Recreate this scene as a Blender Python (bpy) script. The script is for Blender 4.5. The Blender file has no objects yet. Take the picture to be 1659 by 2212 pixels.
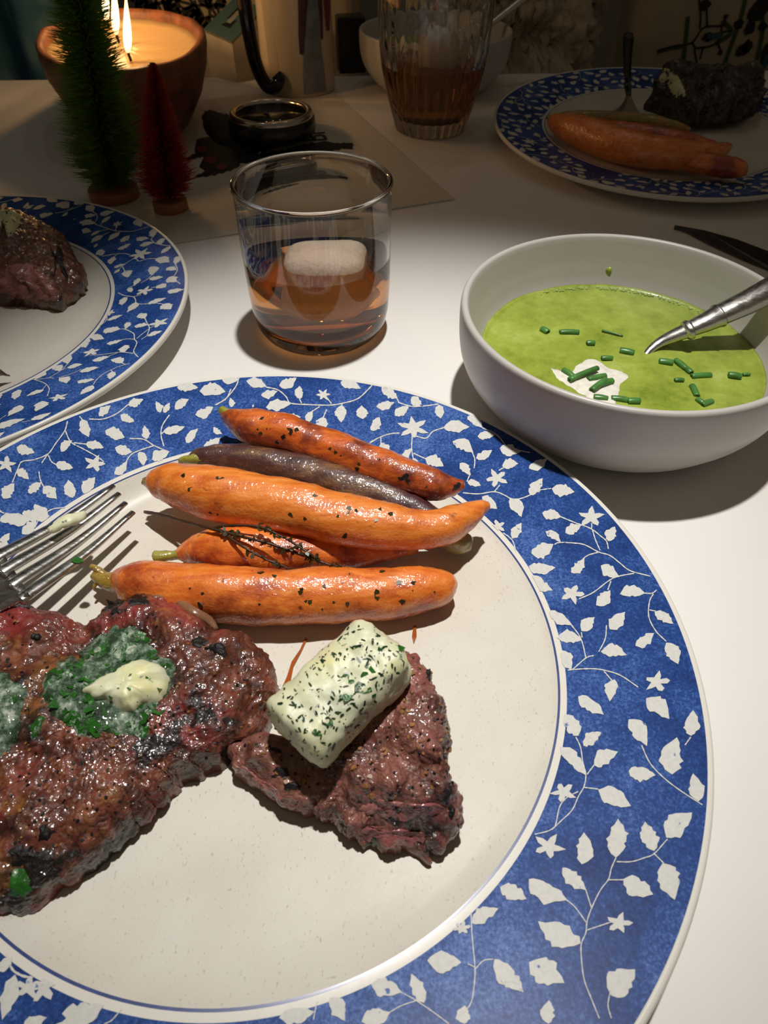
import bpy, bmesh, math, random
import numpy as np
from mathutils import Vector, Matrix
from mathutils.bvhtree import BVHTree

PI = math.pi
scene = bpy.context.scene
col = scene.collection

# ------------------------------------------------------------------ camera
F_PX, PITCH, ROLL, CAM_H, IW, IH = 1458.42, 0.81159, 0.00487, 0.19371, 1659.0, 2212.0
_cp, _sp = math.cos(PITCH), math.sin(PITCH)
FWD = Vector((0, _cp, -_sp)); _r0 = Vector((1, 0, 0)); _u0 = Vector((0, _sp, _cp))
RIGHT = _r0 * math.cos(ROLL) + _u0 * math.sin(ROLL)
UP = _u0 * math.cos(ROLL) - _r0 * math.sin(ROLL)
CAM = Vector((0, 0, CAM_H))
cd = bpy.data.cameras.new('camera'); cam = bpy.data.objects.new('camera', cd); col.objects.link(cam)
cd.sensor_fit = 'VERTICAL'; cd.sensor_height = 36.0; cd.lens = F_PX / IH * 36.0
cd.clip_start = 0.005; cd.clip_end = 50
cd.dof.use_dof = True; cd.dof.focus_distance = 0.25; cd.dof.aperture_fstop = 26
m = Matrix((RIGHT, UP, -FWD)).transposed().to_4x4(); m.translation = CAM
cam.matrix_world = m
scene.camera = cam

# ------------------------------------------------------------------ light and exposure
world = bpy.data.worlds.new('dim_room'); scene.world = world; world.use_nodes = True
world.node_tree.nodes['Background'].inputs[0].default_value = (1.0, 0.81, 0.58, 1)
world.node_tree.nodes['Background'].inputs[1].default_value = 0.062
scene.view_settings.view_transform = 'Standard'; scene.view_settings.look = 'None'
scene.view_settings.exposure = 0.0; scene.view_settings.gamma = 1.0
scene.view_settings.use_curve_mapping = False
ld = bpy.data.lights.new('ceiling_spot', 'SPOT'); lamp = bpy.data.objects.new('ceiling_spot', ld); col.objects.link(lamp)
ld.energy = 65; ld.color = (1.0, 0.965, 0.915); ld.shadow_soft_size = 0.022
ld.spot_size = 2 * math.atan(0.282 / 1.2); ld.spot_blend = 1.0
lamp.location = (0.062, 0.355, 1.2)
lamp.rotation_euler = (Vector((0.012, 0.186, 0)) - lamp.location).to_track_quat('-Z', 'Y').to_euler()
# the row of small dim ceiling lamps farther back
for k, (x, y, z) in enumerate(((-.34, .80, 1.15), (-.10, .98, 1.18), (.16, 1.12, 1.2))):
    sd_ = bpy.data.lights.new('small_ceiling_lamp', 'POINT'); so_ = bpy.data.objects.new('small_ceiling_lamp', sd_); col.objects.link(so_)
    sd_.energy = .35; sd_.color = (1.0, 0.93, 0.82); sd_.shadow_soft_size = 0.012; so_.location = (x, y, z)


def at(px, py, z):
    """the real place, at height z, of something measured at this spot of the photograph"""
    d = RIGHT * ((px - IW / 2) / F_PX) - UP * ((py - IH / 2) / F_PX) + FWD
    return CAM + d * ((z - CAM_H) / d.z)


def at_y(px, py, y):
    d = RIGHT * ((px - IW / 2) / F_PX) - UP * ((py - IH / 2) / F_PX) + FWD
    return CAM + d * (y / d.y)


def ray_dir(px, py):
    return (RIGHT * ((px - IW / 2) / F_PX) - UP * ((py - IH / 2) / F_PX) + FWD).normalized()


def mpp(p):
    """metres per pixel at p"""
    return (Vector(p) - CAM).dot(FWD) / F_PX


# ------------------------------------------------------------------ numpy noise
_rs = np.random.RandomState(7)
_perm = np.concatenate([_rs.permutation(256)] * 3)
_grad = _rs.normal(size=(256, 3)); _grad /= np.linalg.norm(_grad, axis=1)[:, None]


def pnoise(p):
    p = np.asarray(p, float); i = np.floor(p).astype(int); f = p - i; i &= 255
    u = f * f * f * (f * (f * 6 - 15) + 10)
    out = 0
    for dx in (0, 1):
        for dy in (0, 1):
            for dz in (0, 1):
                h = _perm[_perm[_perm[(i[:, 0] + dx) & 255] + ((i[:, 1] + dy) & 255)] + ((i[:, 2] + dz) & 255)]
                g = _grad[h]
                v = g[:, 0] * (f[:, 0] - dx) + g[:, 1] * (f[:, 1] - dy) + g[:, 2] * (f[:, 2] - dz)
                w = (u[:, 0] if dx else 1 - u[:, 0]) * (u[:, 1] if dy else 1 - u[:, 1]) * (u[:, 2] if dz else 1 - u[:, 2])
                out = out + v * w
    return out


def fbm(p, scale, octs=4, gain=.5, seed=0.):
    p = np.asarray(p, float) * scale + seed * 17.3
    o = 0; a = 1.
    for k in range(octs):
        o = o + a * pnoise(p); p = p * 2.03 + 5.1; a *= gain
    return o


# ------------------------------------------------------------------ materials
def S(r, g, b):
    return tuple(((c / 255 + .055) / 1.055) ** 2.4 if c > 10 else c / 255 / 12.92 for c in (r, g, b)) + (1,)


class NT:
    def __init__(s, name):
        s.m = bpy.data.materials.new(name); s.m.use_nodes = True; s.t = s.m.node_tree
        s.b = s.t.nodes['Principled BSDF']; s.tc = s.t.nodes.new('ShaderNodeTexCoord'); s.co = s.tc.outputs['Object']

    def n(s, k, **kw):
        x = s.t.nodes.new(k)
        for a, v in kw.items(): setattr(x, a, v)
        return x

    def l(s, a, b): s.t.links.new(a, b)

    def mapping(s, scale):
        x = s.n('ShaderNodeMapping'); s.l(s.co, x.inputs[0]); x.inputs['Scale'].default_value = scale; return x.outputs[0]

    def noise(s, scale, detail=4, rough=.55, co=None, off=0):
        x = s.n('ShaderNodeTexNoise', noise_dimensions='4D'); s.l(co or s.co, x.inputs['Vector']); x.inputs['Scale'].default_value = scale
        x.inputs['Detail'].default_value = detail; x.inputs['Roughness'].default_value = rough; x.inputs['W'].default_value = off
        return x.outputs[0]

    def ramp(s, fac, stops):
        x = s.n('ShaderNodeValToRGB'); s.l(fac, x.inputs[0]); e = x.color_ramp.elements
        while len(e) < len(stops): e.new(.5)
        for k, (p, c) in enumerate(stops): e[k].position = p; e[k].color = c if len(c) == 4 else tuple(c) + (1,)
        return x.outputs[0]

    def mask(s, fac, lo, hi):
        x = s.n('ShaderNodeMapRange'); s.l(fac, x.inputs[0]); x.inputs[1].default_value = lo; x.inputs[2].default_value = hi; return x.outputs[0]

    def mix(s, fac, a, b):
        x = s.n('ShaderNodeMix', data_type='RGBA')
        if isinstance(fac, float): x.inputs[0].default_value = fac
        else: s.l(fac, x.inputs[0])
        for k, v in ((6, a), (7, b)):
            if isinstance(v, tuple): x.inputs[k].default_value = v
            else: s.l(v, x.inputs[k])
        return x.outputs[2]

    def math(s, op, a, b=0.):
        x = s.n('ShaderNodeMath', operation=op)
        for k, v in ((0, a), (1, b)):
            if isinstance(v, (int, float)): x.inputs[k].default_value = v
            else: s.l(v, x.inputs[k])
        return x.outputs[0]

    def bump(s, h, dist, strength=1.):
        x = s.n('ShaderNodeBump'); s.l(h, x.inputs['Height']); x.inputs['Distance'].default_value = dist; x.inputs['Strength'].default_value = strength
        if s.b.inputs['Normal'].links: s.l(s.b.inputs['Normal'].links[0].from_socket, x.inputs['Normal'])
        s.l(x.outputs[0], s.b.inputs['Normal'])

    def set(s, **kw):
        for k, v in kw.items():
            i = s.b.inputs[k.replace('_', ' ')]
            if isinstance(v, (int, float, tuple)): i.default_value = v
            else: s.l(v, i)
        return s


def simple(name, colr, rough=.5, metal=0., var=.12, scale=60., bump=0., bscale=300., **kw):
    t = NT(name); c = Vector(colr[:3])
    k = t.noise(scale, 4)
    t.set(Base_Color=t.ramp(k, [(.3, tuple(c * (1 - var))), (.7, tuple(c * (1 + var)))]), Roughness=rough, Metallic=metal, **kw)
    if bump: t.bump(t.noise(bscale, 4), bump)
    return t.m


M = {}
M['table'] = simple('table_laminate', (.80, .775, .74), .42, var=.015, scale=25, Specular_IOR_Level=.25)
# cream stoneware with fine specks
t = NT('speckled_stoneware'); sp = t.noise(1500, 2, co=t.mapping((1, .5, 1))); sp2 = t.noise(45, 3)
base = t.ramp(sp2, [(.3, (.66, .62, .54)), (.7, (.72, .69, .61))])
t.set(Base_Color=t.mix(t.math('MULTIPLY', t.mask(sp, .63, .69), .42), base, (.30, .24, .18, 1)), Roughness=.30, Specular_IOR_Level=.12)
t.bump(t.noise(350, 2), .00006, .5); M['stoneware'] = t.m
t = NT('plate_white_glaze'); t.set(Base_Color=(.74, .71, .64, 1), Roughness=.25, Specular_IOR_Level=.25); t.bump(t.noise(220, 2), .00005, .5); M['glaze'] = t.m
t = NT('sponged_blue_glaze'); a = t.noise(1100, 5, .75); b = t.noise(42, 4, .6, off=3)
h = t.math('ADD', t.math('MULTIPLY', a, .6), t.math('MULTIPLY', b, .42))
t.set(Base_Color=t.ramp(h, [(.40, S(28, 50, 104)), (.51, S(38, 72, 138)), (.60, S(80, 112, 178)), (.74, S(140, 164, 208))]), Roughness=.30, Specular_IOR_Level=.09)
t.bump(t.noise(220, 2), .00005, .4); M['blue'] = t.m
t = NT('reserved_leaf_white'); a = t.noise(900, 4, .7); b = t.noise(330, 3, .6, off=2)
t.set(Base_Color=t.mix(t.mask(b, .66, .70), t.ramp(a, [(.3, (.58, .58, .55)), (.6, (.68, .67, .63))]), S(70, 105, 170)), Roughness=.30, Specular_IOR_Level=.09); M['leafprint'] = t.m
M['blueline'] = simple('blue_line_glaze', S(50, 68, 125), .25, var=.2, scale=300)


def meat(name, cols, char=.56, pink=.52, rough=.2, bumpd=.0005, tan=.62):
    t = NT(name)
    a = t.noise(110, 8, .66); b = t.noise(38, 5, .6, off=1); c = t.noise(42, 8, .68, off=2); d = t.noise(48, 6, .62, off=5); fine = t.noise(700, 5, .7, off=4)
    base = t.ramp(a, [(.32, cols[0]), (.45, cols[1]), (.56, cols[2]), (.70, cols[3])])
    base = t.mix(t.math('MULTIPLY', t.mask(b, pink, pink + .10), .8), base, cols[4])
    base = t.mix(t.math('MULTIPLY', t.mask(d, tan, tan + .09), .75), base, cols[5])
    base = t.mix(t.mask(c, char, char + .06), base, (.009, .005, .004, 1))
    base = t.mix(t.mask(fine, .57, .70), base, cols[0])
    t.set(Base_Color=base, Roughness=.42, Coat_Weight=t.mask(t.noise(120, 4, .6, off=12), .36, .58), Coat_Roughness=.14, Coat_IOR=1.7, Specular_IOR_Level=.4)
    t.bump(t.noise(230, 7, .65, off=8), bumpd * .7, .9)
    t.bump(t.noise(1100, 4, .65, off=9), .0003, 1.)
    cb = t.n('ShaderNodeBump'); t.l(t.noise(400, 2, .55, off=15), cb.inputs['Height']); cb.inputs['Distance'].default_value = .0012
    t.l(cb.outputs[0], t.b.inputs['Coat Normal'])
    return t.m


M['steak'] = meat('seared_steak', [S(36, 15, 10), S(80, 38, 26), S(118, 62, 44), S(150, 90, 66), S(146, 48, 46), S(164, 108, 50)], char=.535, pink=.53, tan=.56)
M['steak_end'] = meat('sliced_steak', [S(54, 30, 24), S(106, 64, 54), S(142, 90, 78), S(168, 116, 100), S(150, 80, 76), S(130, 90, 62)], char=.585, pink=.52, tan=.58)
M['steak_dark'] = meat('dark_steak', [S(42, 24, 16), S(92, 54, 38), S(124, 78, 56), S(146, 98, 70), S(96, 50, 44), S(110, 78, 55)], char=.57, pink=.6)
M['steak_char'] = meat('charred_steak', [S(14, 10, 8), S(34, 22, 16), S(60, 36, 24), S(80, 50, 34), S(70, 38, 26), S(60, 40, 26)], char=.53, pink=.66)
M['rare'] = meat('rare_meat', [S(100, 56, 52), S(140, 86, 80), S(165, 106, 98), S(182, 126, 116), S(160, 88, 88), S(130, 88, 74)], char=.75, pink=.5)


def carrotmat(name, c1, c2, c3, blotch, bl=.58, bumpd=.00035):
    t = NT(name)
    mp = t.mapping((.22, 1, 1)); a = t.noise(420, 5, .6, co=mp); b = t.noise(60, 5, .6, off=2); c = t.noise(170, 6, .6, co=t.mapping((.6, 1, 1)), off=3)
    base = t.ramp(a, [(.3, c1), (.5, c2), (.72, c3)])
    base = t.mix(t.mask(b, bl, bl + .16), base, blotch)
    base = t.mix(t.mask(c, .64, .72), base, tuple(x * .25 for x in blotch[:3]) + (1,))
    base = t.mix(t.mask(t.noise(330, 2, off=6), .70, .735), base, S(120, 40, 8))
    t.set(Base_Color=base, Roughness=.45, Coat_Weight=.9, Coat_Roughness=.17, Coat_IOR=1.65, Subsurface_Weight=.10, Subsurface_Radius=(.004, .0015, .0005), Subsurface_Scale=1.)
    t.bump(t.noise(300, 5, .6, co=mp, off=5), bumpd, .8)
    t.bump(t.noise(950, 4, .62, off=9), .00030, .9)
    cb = t.n('ShaderNodeBump'); t.l(t.noise(480, 2, .6, off=15), cb.inputs['Height']); cb.inputs['Distance'].default_value = .0007
    t.l(cb.outputs[0], t.b.inputs['Coat Normal'])
    return t.m


M['carrot'] = carrotmat('roast_carrot', S(206, 96, 22), S(236, 132, 42), S(248, 160, 78), S(190, 74, 22), .58)
M['carrot_brown'] = carrotmat('caramelised_carrot', S(170, 66, 16), S(212, 98, 24), S(232, 128, 42), S(110, 34, 16), .47)
M['carrot_mid'] = carrotmat('browned_carrot', S(200, 88, 20), S(232, 122, 36), S(246, 152, 66), S(150, 46, 16), .47)
M['purple'] = carrotmat('purple_carrot', S(58, 34, 30), S(88, 56, 46), S(140, 104, 52), S(70, 36, 40), .45)
M['pale'] = carrotmat('pale_carrot_end', S(130, 112, 62), S(160, 142, 88), S(180, 165, 110), S(120, 95, 50), .6)
M['stem'] = carrotmat('carrot_stem', S(120, 88, 24), S(160, 128, 40), S(180, 156, 70), S(96, 70, 20), .6)
M['stemgreen'] = carrotmat('green_carrot_stem', S(110, 112, 30), S(150, 146, 48), S(170, 168, 80), S(110, 90, 30), .6)

t = NT('herb_butter'); sp = t.noise(420, 3, .6, co=t.mapping((1, 1.6, 1)), off=3); y = t.noise(70, 3)
t.set(Base_Color=t.mix(t.mask(sp, .655, .69), t.ramp(y, [(.3, S(205, 208, 180)), (.5, S(222, 222, 186)), (.7, S(226, 222, 160))]), S(60, 84, 62)), Roughness=.42,
      Subsurface_Weight=.3, Subsurface_Radius=(.003, .0028, .0018), Subsurface_Scale=1.)
t.bump(t.noise(260, 5, .6), .0004, .7); M['butter'] = t.m
t = NT('melting_herb_butter'); a = t.noise(210, 6, .7, off=1); b = t.noise(330, 5, .65, off=4)
t.set(Base_Color=t.ramp(a, [(.36, S(20, 46, 20)), (.47, S(38, 66, 36)), (.55, S(104, 126, 104)), (.64, S(196, 204, 186))]), Roughness=.16, Coat_Weight=.6, Coat_Roughness=.06,
      Alpha=t.mask(b, .30, .42))
t.bump(t.noise(420, 6, .7, off=6), .0008, 1.); M['melt'] = t.m
M['parsley'] = simple('chopped_parsley', S(36, 92, 26), .3, var=.45, scale=240, bump=.0003, bscale=900, Coat_Weight=.4)
M['parsley_dark'] = simple('dark_herb', S(34, 58, 32), .35, var=.5, scale=300)
M['pepper'] = simple('cracked_pepper', S(16, 11, 9), .55, var=.6, scale=500, bump=.0004, bscale=900)
M['pepper_tan'] = simple('tan_pepper', S(150, 104, 60), .45, var=.4, scale=500)
M['thyme'] = simple('roast_thyme', S(64, 38, 18), .4, var=.4, scale=300)
M['thymeleaf'] = simple('roast_thyme_leaf', S(52, 46, 20), .35, var=.4, scale=300)
M['sauce'] = simple('pan_juices', S(176, 88, 34), .12, var=.2, scale=200, Alpha=.75)

t = NT('brushed_steel'); t.set(Base_Color=(.60, .585, .56, 1), Metallic=1., Roughness=t.mask(t.noise(90, 3, co=t.mapping((1, 8, 8))), -.25, 2.3))
t.bump(t.noise(500, 4, co=t.mapping((.5, 3, 3))), .00008, .6); M['steel'] = t.m
M['dark_steel'] = simple('dark_steel', (.10, .095, .09), .25, metal=1., var=.2)
M['chrome'] = simple('tarnished_chrome', (.55, .50, .45), .16, metal=1., var=.1)
M['bowl'] = simple('matt_cream_stoneware', (.53, .50, .47), .38, var=.03, scale=40, bump=.00006, bscale=250)
t = NT('green_soup'); a = t.noise(38, 6, .65); b = t.noise(260, 5, .7, off=3)
h = t.math('ADD', t.math('MULTIPLY', a, .72), t.math('MULTIPLY', b, .28))
t.set(Base_Color=t.ramp(h, [(.34, S(112, 128, 42)), (.46, S(142, 158, 60)), (.56, S(158, 174, 74)), (.68, S(182, 194, 112))]), Roughness=.25, Subsurface_Weight=.2, Subsurface_Radius=(.003, .004, .001), Subsurface_Scale=1.)
t.bump(t.noise(150, 5, .6, off=5), .0005, .7); t.bump(t.noise(900, 3, .6, off=8), .0001, .6); M['soup'] = t.m
t = NT('sour_cream'); t.set(Base_Color=t.ramp(t.noise(280, 4), [(.35, S(214, 210, 196)), (.6, S(236, 232, 220))]), Roughness=.35, Subsurface_Weight=.2, Subsurface_Radius=(.003, .003, .002), Subsurface_Scale=1.)
t.bump(t.noise(200, 3), .0002, .6); M['cream'] = t.m
M['chive'] = simple('cut_chive', S(72, 122, 56), .32, var=.35, scale=160)
M['chive_in'] = simple('chive_inside', S(36, 66, 28), .5)


def glassmat(name, colr, ior=1.45, rough=0., bump=0., bs=200.):
    t = NT(name); t.set(Base_Color=colr, Transmission_Weight=1., IOR=ior, Roughness=rough)
    if bump: t.bump(t.noise(bs, 4), bump)
    return t.m


M['glass'] = glassmat('clear_glass', (.97, .98, .97, 1), 1.47)
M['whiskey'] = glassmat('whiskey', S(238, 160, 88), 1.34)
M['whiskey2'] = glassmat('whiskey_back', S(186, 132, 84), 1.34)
t = NT('clouded_ice'); t.set(Base_Color=S(250, 232, 206), Transmission_Weight=.58, IOR=1.31, Roughness=.22); t.bump(t.noise(160, 6, .7, co=t.mapping((2, 2, .3))), .0012, .9); M['ice'] = t.m


# ------------------------------------------------------------------ mesh helpers
def obj(name, verts, faces, mat, parent=None, smooth=True, mats=None, fmat=None):
    me = bpy.data.meshes.new(name); me.from_pydata([tuple(map(float, v)) for v in verts], [], [tuple(map(int, f)) for f in faces]); me.update()
    o = bpy.data.objects.new(name, me); col.objects.link(o)
    for mm in (mats or [mat]): me.materials.append(mm)
    if fmat is not None: me.polygons.foreach_set('material_index', list(fmat))
    if smooth: me.polygons.foreach_set('use_smooth', [True] * len(me.polygons))
    if parent: o.parent = parent; o.matrix_parent_inverse = Matrix.Translation(-parent.location) if parent.location.length else Matrix()
    return o


def tag(o, label, cat, group=None, kind=None):
    if label: o['label'] = label
    if cat: o['category'] = cat
    if group: o['group'] = group
    if kind: o['kind'] = kind
    return o


def thing(name, label, cat, loc, group=None):
    o = bpy.data.objects.new(name, None); col.objects.link(o); o.location = loc; o.empty_display_size = .01
    bpy.context.view_layer.update()
    return tag(o, label, cat, group)


class MB:
    def __init__(s): s.v = []; s.f = []; s.m = []

    def add(s, v, f, mi=0):
        n = len(s.v); s.v += [tuple(x) for x in v]; s.f += [tuple(i + n for i in q) for q in f]; s.m += [mi] * len(f)

    def build(s, name, mat, parent=None, smooth=True, mats=None): return obj(name, s.v, s.f, mat, parent, smooth, mats, s.m if mats else None)


def box_vf(c, sx, sy, sz, rz=0.):
    cr, sr = math.cos(rz), math.sin(rz); v = []
    for z in (-1, 1):
        for x, y in ((-1, -1), (1, -1), (1, 1), (-1, 1)):
            X, Y = x * sx / 2, y * sy / 2; v.append((c[0] + X * cr - Y * sr, c[1] + X * sr + Y * cr, c[2] + z * sz / 2))
    return v, [(3, 2, 1, 0), (4, 5, 6, 7), (0, 1, 5, 4), (1, 2, 6, 5), (2, 3, 7, 6), (3, 0, 4, 7)]


def bev(o, w, seg=2):
    b = o.modifiers.new('bevel', 'BEVEL'); b.width = w; b.segments = seg; b.limit_method = 'ANGLE'; return o


def lathe_vf(profile, seg, cx, cy, closed=False, sx=1., sy=1., rot=0., zf=None):
    v = []; f = []; n = len(profile)
    for k in range(seg):
        a = 2 * PI * k / seg
        for r, z in profile:
            x, y = r * sx * math.cos(a), r * sy * math.sin(a)
            X, Y = cx + x * math.cos(rot) - y * math.sin(rot), cy + x * math.sin(rot) + y * math.cos(rot)
            v.append((X, Y, z + (zf(X, Y, r) if zf else 0)))
    for k in range(seg):
        k2 = (k + 1) % seg
        for j in range(n if closed else n - 1):
            j2 = (j + 1) % n
            a, b, c, d = k * n + j, k2 * n + j, k2 * n + j2, k * n + j2
            f.append((a, b, c, d))
    return v, f


def cap(f, seg, n, j, flip=False):
    q = [k * n + j for k in range(seg)]; f.append(tuple(q[::-1] if flip else q))


def smooth_path(pts, n):
    """Catmull-Rom through rows of numbers"""
    P = np.array(pts, float); P = np.vstack([2 * P[0] - P[1], P, 2 * P[-1] - P[-2]]); k = len(P) - 3
    out = []
    for i in range(n):
        t = i / (n - 1) * k; s = min(int(t), k - 1); t -= s
        a, b, c, d = P[s:s + 4]
        out.append(.5 * ((2 * b) + (c - a) * t + (2 * a - 5 * b + 4 * c - d) * t * t + (3 * b - a - 3 * c + d) * t ** 3))
    return np.array(out)


def tube_vf(path, radii, seg=12, flat=1., up=(0, 0, 1), shape=None):
    """swept round section; flat scales it along up"""
    P = np.array(path, float); n = len(P); T = np.gradient(P, axis=0); T /= np.linalg.norm(T, axis=1)[:, None] + 1e-12
    v = []; f = []
    for i in range(n):
        s = np.cross(T[i], up); s /= np.linalg.norm(s) + 1e-12; u = np.cross(s, T[i]); r = radii[i]
        for k in range(seg):
            a = 2 * PI * k / seg; ca, sa = math.cos(a), math.sin(a)
            if shape: q = (abs(ca) ** shape + abs(sa) ** shape) ** (-1 / shape); ca *= q; sa *= q
            v.append(P[i] + s * ca * r + u * sa * r * flat)
    for i in range(n - 1):
        for k in range(seg):
            k2 = (k + 1) % seg; f.append((i * seg + k, i * seg + k2, (i + 1) * seg + k2, (i + 1) * seg + k))
    f.append(tuple(range(seg))[::-1]); f.append(tuple((n - 1) * seg + k for k in range(seg)))
    return v, f


def displace(o, scale, amp, octs=4, seed=0., gain=.5, ridge=False, zlock=None):
    me = o.data; n = len(me.vertices); co = np.empty(n * 3); me.vertices.foreach_get('co', co); co = co.reshape(-1, 3)
    no = np.empty(n * 3); me.vertices.foreach_get('normal', no); no = no.reshape(-1, 3)
    h = fbm(co, scale, octs, gain, seed)
    if ridge: h = .35 - np.abs(h)
    w = 1.
    if zlock is not None: w = np.clip((co[:, 2] - zlock) / .004, 0, 1)[:, None]
    co = co + no * (h * amp)[:, None] * w
    if zlock is not None: co[:, 2] = np.maximum(co[:, 2], zlock)
    me.vertices.foreach_set('co', co.ravel()); me.update()


def bvh(o):
    me = o.data; mw = o.matrix_world if not o.parent else Matrix()
    return BVHTree.FromPolygons([v.co.copy() for v in me.vertices], [tuple(p.vertices) for p in me.polygons])


def slab(name, outline, zb, Tfun, mat, N=320, M_=110, p=4.5, parent=None, amp=.0016, seed=0., center=None, jag=.0015, under=.8):
    """a lump of food: outline seen from above, height given by Tfun"""
    P = np.array([(q[0], q[1]) for q in outline]); P = np.vstack([P, P[:1]])
    c = np.array(center if center is not None else P[:-1].mean(0))
    ang = np.unwrap(np.arctan2(P[:, 1] - c[1], P[:, 0] - c[0])); rad = np.hypot(P[:, 0] - c[0], P[:, 1] - c[1])
    if ang[-1] < ang[0]: ang = ang[::-1]; rad = rad[::-1]
    th = np.linspace(ang[0], ang[0] + 2 * PI, N, endpoint=False)
    order = np.argsort(ang); R = np.interp(th, ang[order], rad[order])
    k = np.array([1, 2, 3, 2, 1.]) / 9; Rw = np.concatenate([R[-2:], R, R[:2]]); R = np.convolve(Rw, k, 'valid')
    R = R + jag * fbm(np.stack([np.cos(th) * 6, np.sin(th) * 6, th * 0 + seed], 1), 1.6, 4)
    s = np.linspace(.004, .86, int(M_ * .68)); z = (1 - s ** p) ** (1 / p)
    ph = np.linspace(math.asin(.86 ** (p / 2)), PI / 2, M_ - len(s) + 1)[1:]
    s = np.concatenate([s, np.sin(ph) ** (2 / p)]); z = np.concatenate([z, np.cos(ph) ** (2 / p)])
    s = np.concatenate([s, [under + (1 - under) * .6, under]]); z = np.concatenate([z, [-.0, -.0]])
    X = c[0] + R[:, None] * np.cos(th)[:, None] * s; Y = c[1] + R[:, None] * np.sin(th)[:, None] * s
    T = Tfun(X.ravel(), Y.ravel()).reshape(X.shape)
    Z = zb + T * z + 0 * X
    K = len(s); v = np.stack([X, Y, Z], -1).reshape(-1, 3)
    i = np.arange(N)[:, None]; j = np.arange(K - 1)[None]
    a = i * K + j; b = ((i + 1) % N) * K + j
    f = np.stack([a, a + 1, b + 1, b], -1).reshape(-1, 4).tolist()
    f.append([q * K + K - 1 for q in range(N)][::-1]); f.append([q * K for q in range(N)])
    o = obj(name, v, f, mat, parent)
    displace(o, 70, amp, 3, seed, zlock=zb)
    displace(o, 260, amp * .34, 4, seed + 3, .6, zlock=zb)
    return o


def idw(ctrl, pw=2.5):
    C = np.array([(c[0][0], c[0][1], c[1]) for c in ctrl])
    def f(x, y):
        d = (x[:, None] - C[:, 0]) ** 2 + (y[:, None] - C[:, 1]) ** 2 + 1e-8; w = d ** (-pw / 2)
        return (w * C[:, 2]).sum(1) / w.sum(1)
    return f


def cast(tree, px, py):
    h = tree.ray_cast(CAM, ray_dir(px, py)); return h[0], h[1]


def drop(tree, x, y, z0=.2):
    h = tree.ray_cast(Vector((x, y, z0)), Vector((0, 0, -1))); return h[0], h[1]


def frame(n, a=0.):
    n = Vector(n).normalized(); x = n.orthogonal().normalized(); y = n.cross(x)
    return x * math.cos(a) + y * math.sin(a), y * math.cos(a) - x * math.sin(a), n


def flake(mb, p, n, s, rnd, thick=.3, lift=.3, asp=1.6, k=6):
    x, y, n = frame(n, rnd.uniform(0, 6.28)); tilt = rnd.uniform(-.35, .35); n2 = (n + x * tilt).normalized(); x = y.cross(n2)
    r = [rnd.uniform(.65, 1.1) for _ in range(k)]; v = []
    for h in (-thick * .5 + lift, thick * .5 + lift):
        for q in range(k):
            a = 2 * PI * q / k; v.append(p + x * (math.cos(a) * r[q] * s * asp) + y * (math.sin(a) * r[q] * s) + n2 * (h * s))
    mb.add(v, [tuple(range(k))[::-1], tuple(range(k, 2 * k))] + [(q, (q + 1) % k, k + (q + 1) % k, k + q) for q in range(k)])


def scatter(name, tree, pts, smin, smax, mat, parent, seed, asp=1.6, thick=.5, lift=.15, kind='stuff', label=None):
    rnd = random.Random(seed); mb = MB()
    for p, n in pts:
        if p is None: continue
        flake(mb, p, n, rnd.uniform(smin, smax), rnd, thick, lift, asp)
    o = mb.build(name, mat, parent, smooth=False); o['kind'] = kind
    if label: o['label'] = label
    return o


def rand_casts(tree, poly, n, seed):
    rnd = random.Random(seed); xs = [p[0] for p in poly]; ys = [p[1] for p in poly]; out = []; g = 0
    while len(out) < n and g < n * 30:
        g += 1; x, y = rnd.uniform(min(xs), max(xs)), rnd.uniform(min(ys), max(ys))
        c = False
        for i in range(len(poly)):
            (x1, y1), (x2, y2) = poly[i], poly[i - 1]
            if (y1 > y) != (y2 > y) and x < (x2 - x1) * (y - y1) / (y2 - y1) + x1: c = not c
        if c:
            h = cast(tree, x, y)
            if h[0] is not None: out.append(h)
    return out


# ------------------------------------------------------------------ room shell and table
v, f = box_vf((0.2, 1.0, -.77), 5, 5, .06); o = obj('floor', v, f, simple('dark_floor', (.09, .06, .04), .5, var=.3, scale=4), smooth=False); tag(o, 'dark floor of the room', None, kind='structure')
v, f = box_vf((0.2, 2.0, .5), 5, .08, 2.5); o = obj('wall_back', v, f, simple('dim_plaster', (.30, .27, .23), .8, var=.08, scale=6), smooth=False); tag(o, 'plain wall behind the bench', None, kind='structure')

tb = thing('dining_table', 'white laminate dining table that carries every dish', 'table', (0, .2, -.74))
C4 = [(-.80, -.55), (.95, -.55), (.95, .862), (-.80, .752)]
vv = [(x, y, -.028) for x, y in C4] + [(x, y, 0) for x, y in C4]
o = obj('tabletop', vv, [(3, 2, 1, 0), (4, 5, 6, 7), (0, 1, 5, 4), (1, 2, 6, 5), (2, 3, 7, 6), (3, 0, 4, 7)], M['table'], tb, smooth=False); bev(o, .003)
for x, y in ((-.72, -.48), (.87, -.48), (.87, .75), (-.72, .66)):
    v, f = box_vf((x, y, -.384), .06, .06, .712); obj('leg', v, f, M['table'], tb, smooth=False)

# ------------------------------------------------------------------ plates
PLATES = {'front': (-.03906, .11556, -.0356, .0025), 'left': (-.23765, .31103, -.0109, .0008), 'back': (.22207, .59657, .0106, .0448)}
RI, ZI, RO, ZO, ZW = .0933, .01234, .1350, .0182, .0078


def rim_z(pl, x, y):
    cx, cy, tx, ty = PLATES[pl]; r = math.hypot(x - cx, y - cy)
    return ZI + (ZO - ZI) * (r - RI) / (RO - RI) + tx * (x - cx) + ty * (y - cy)


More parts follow.
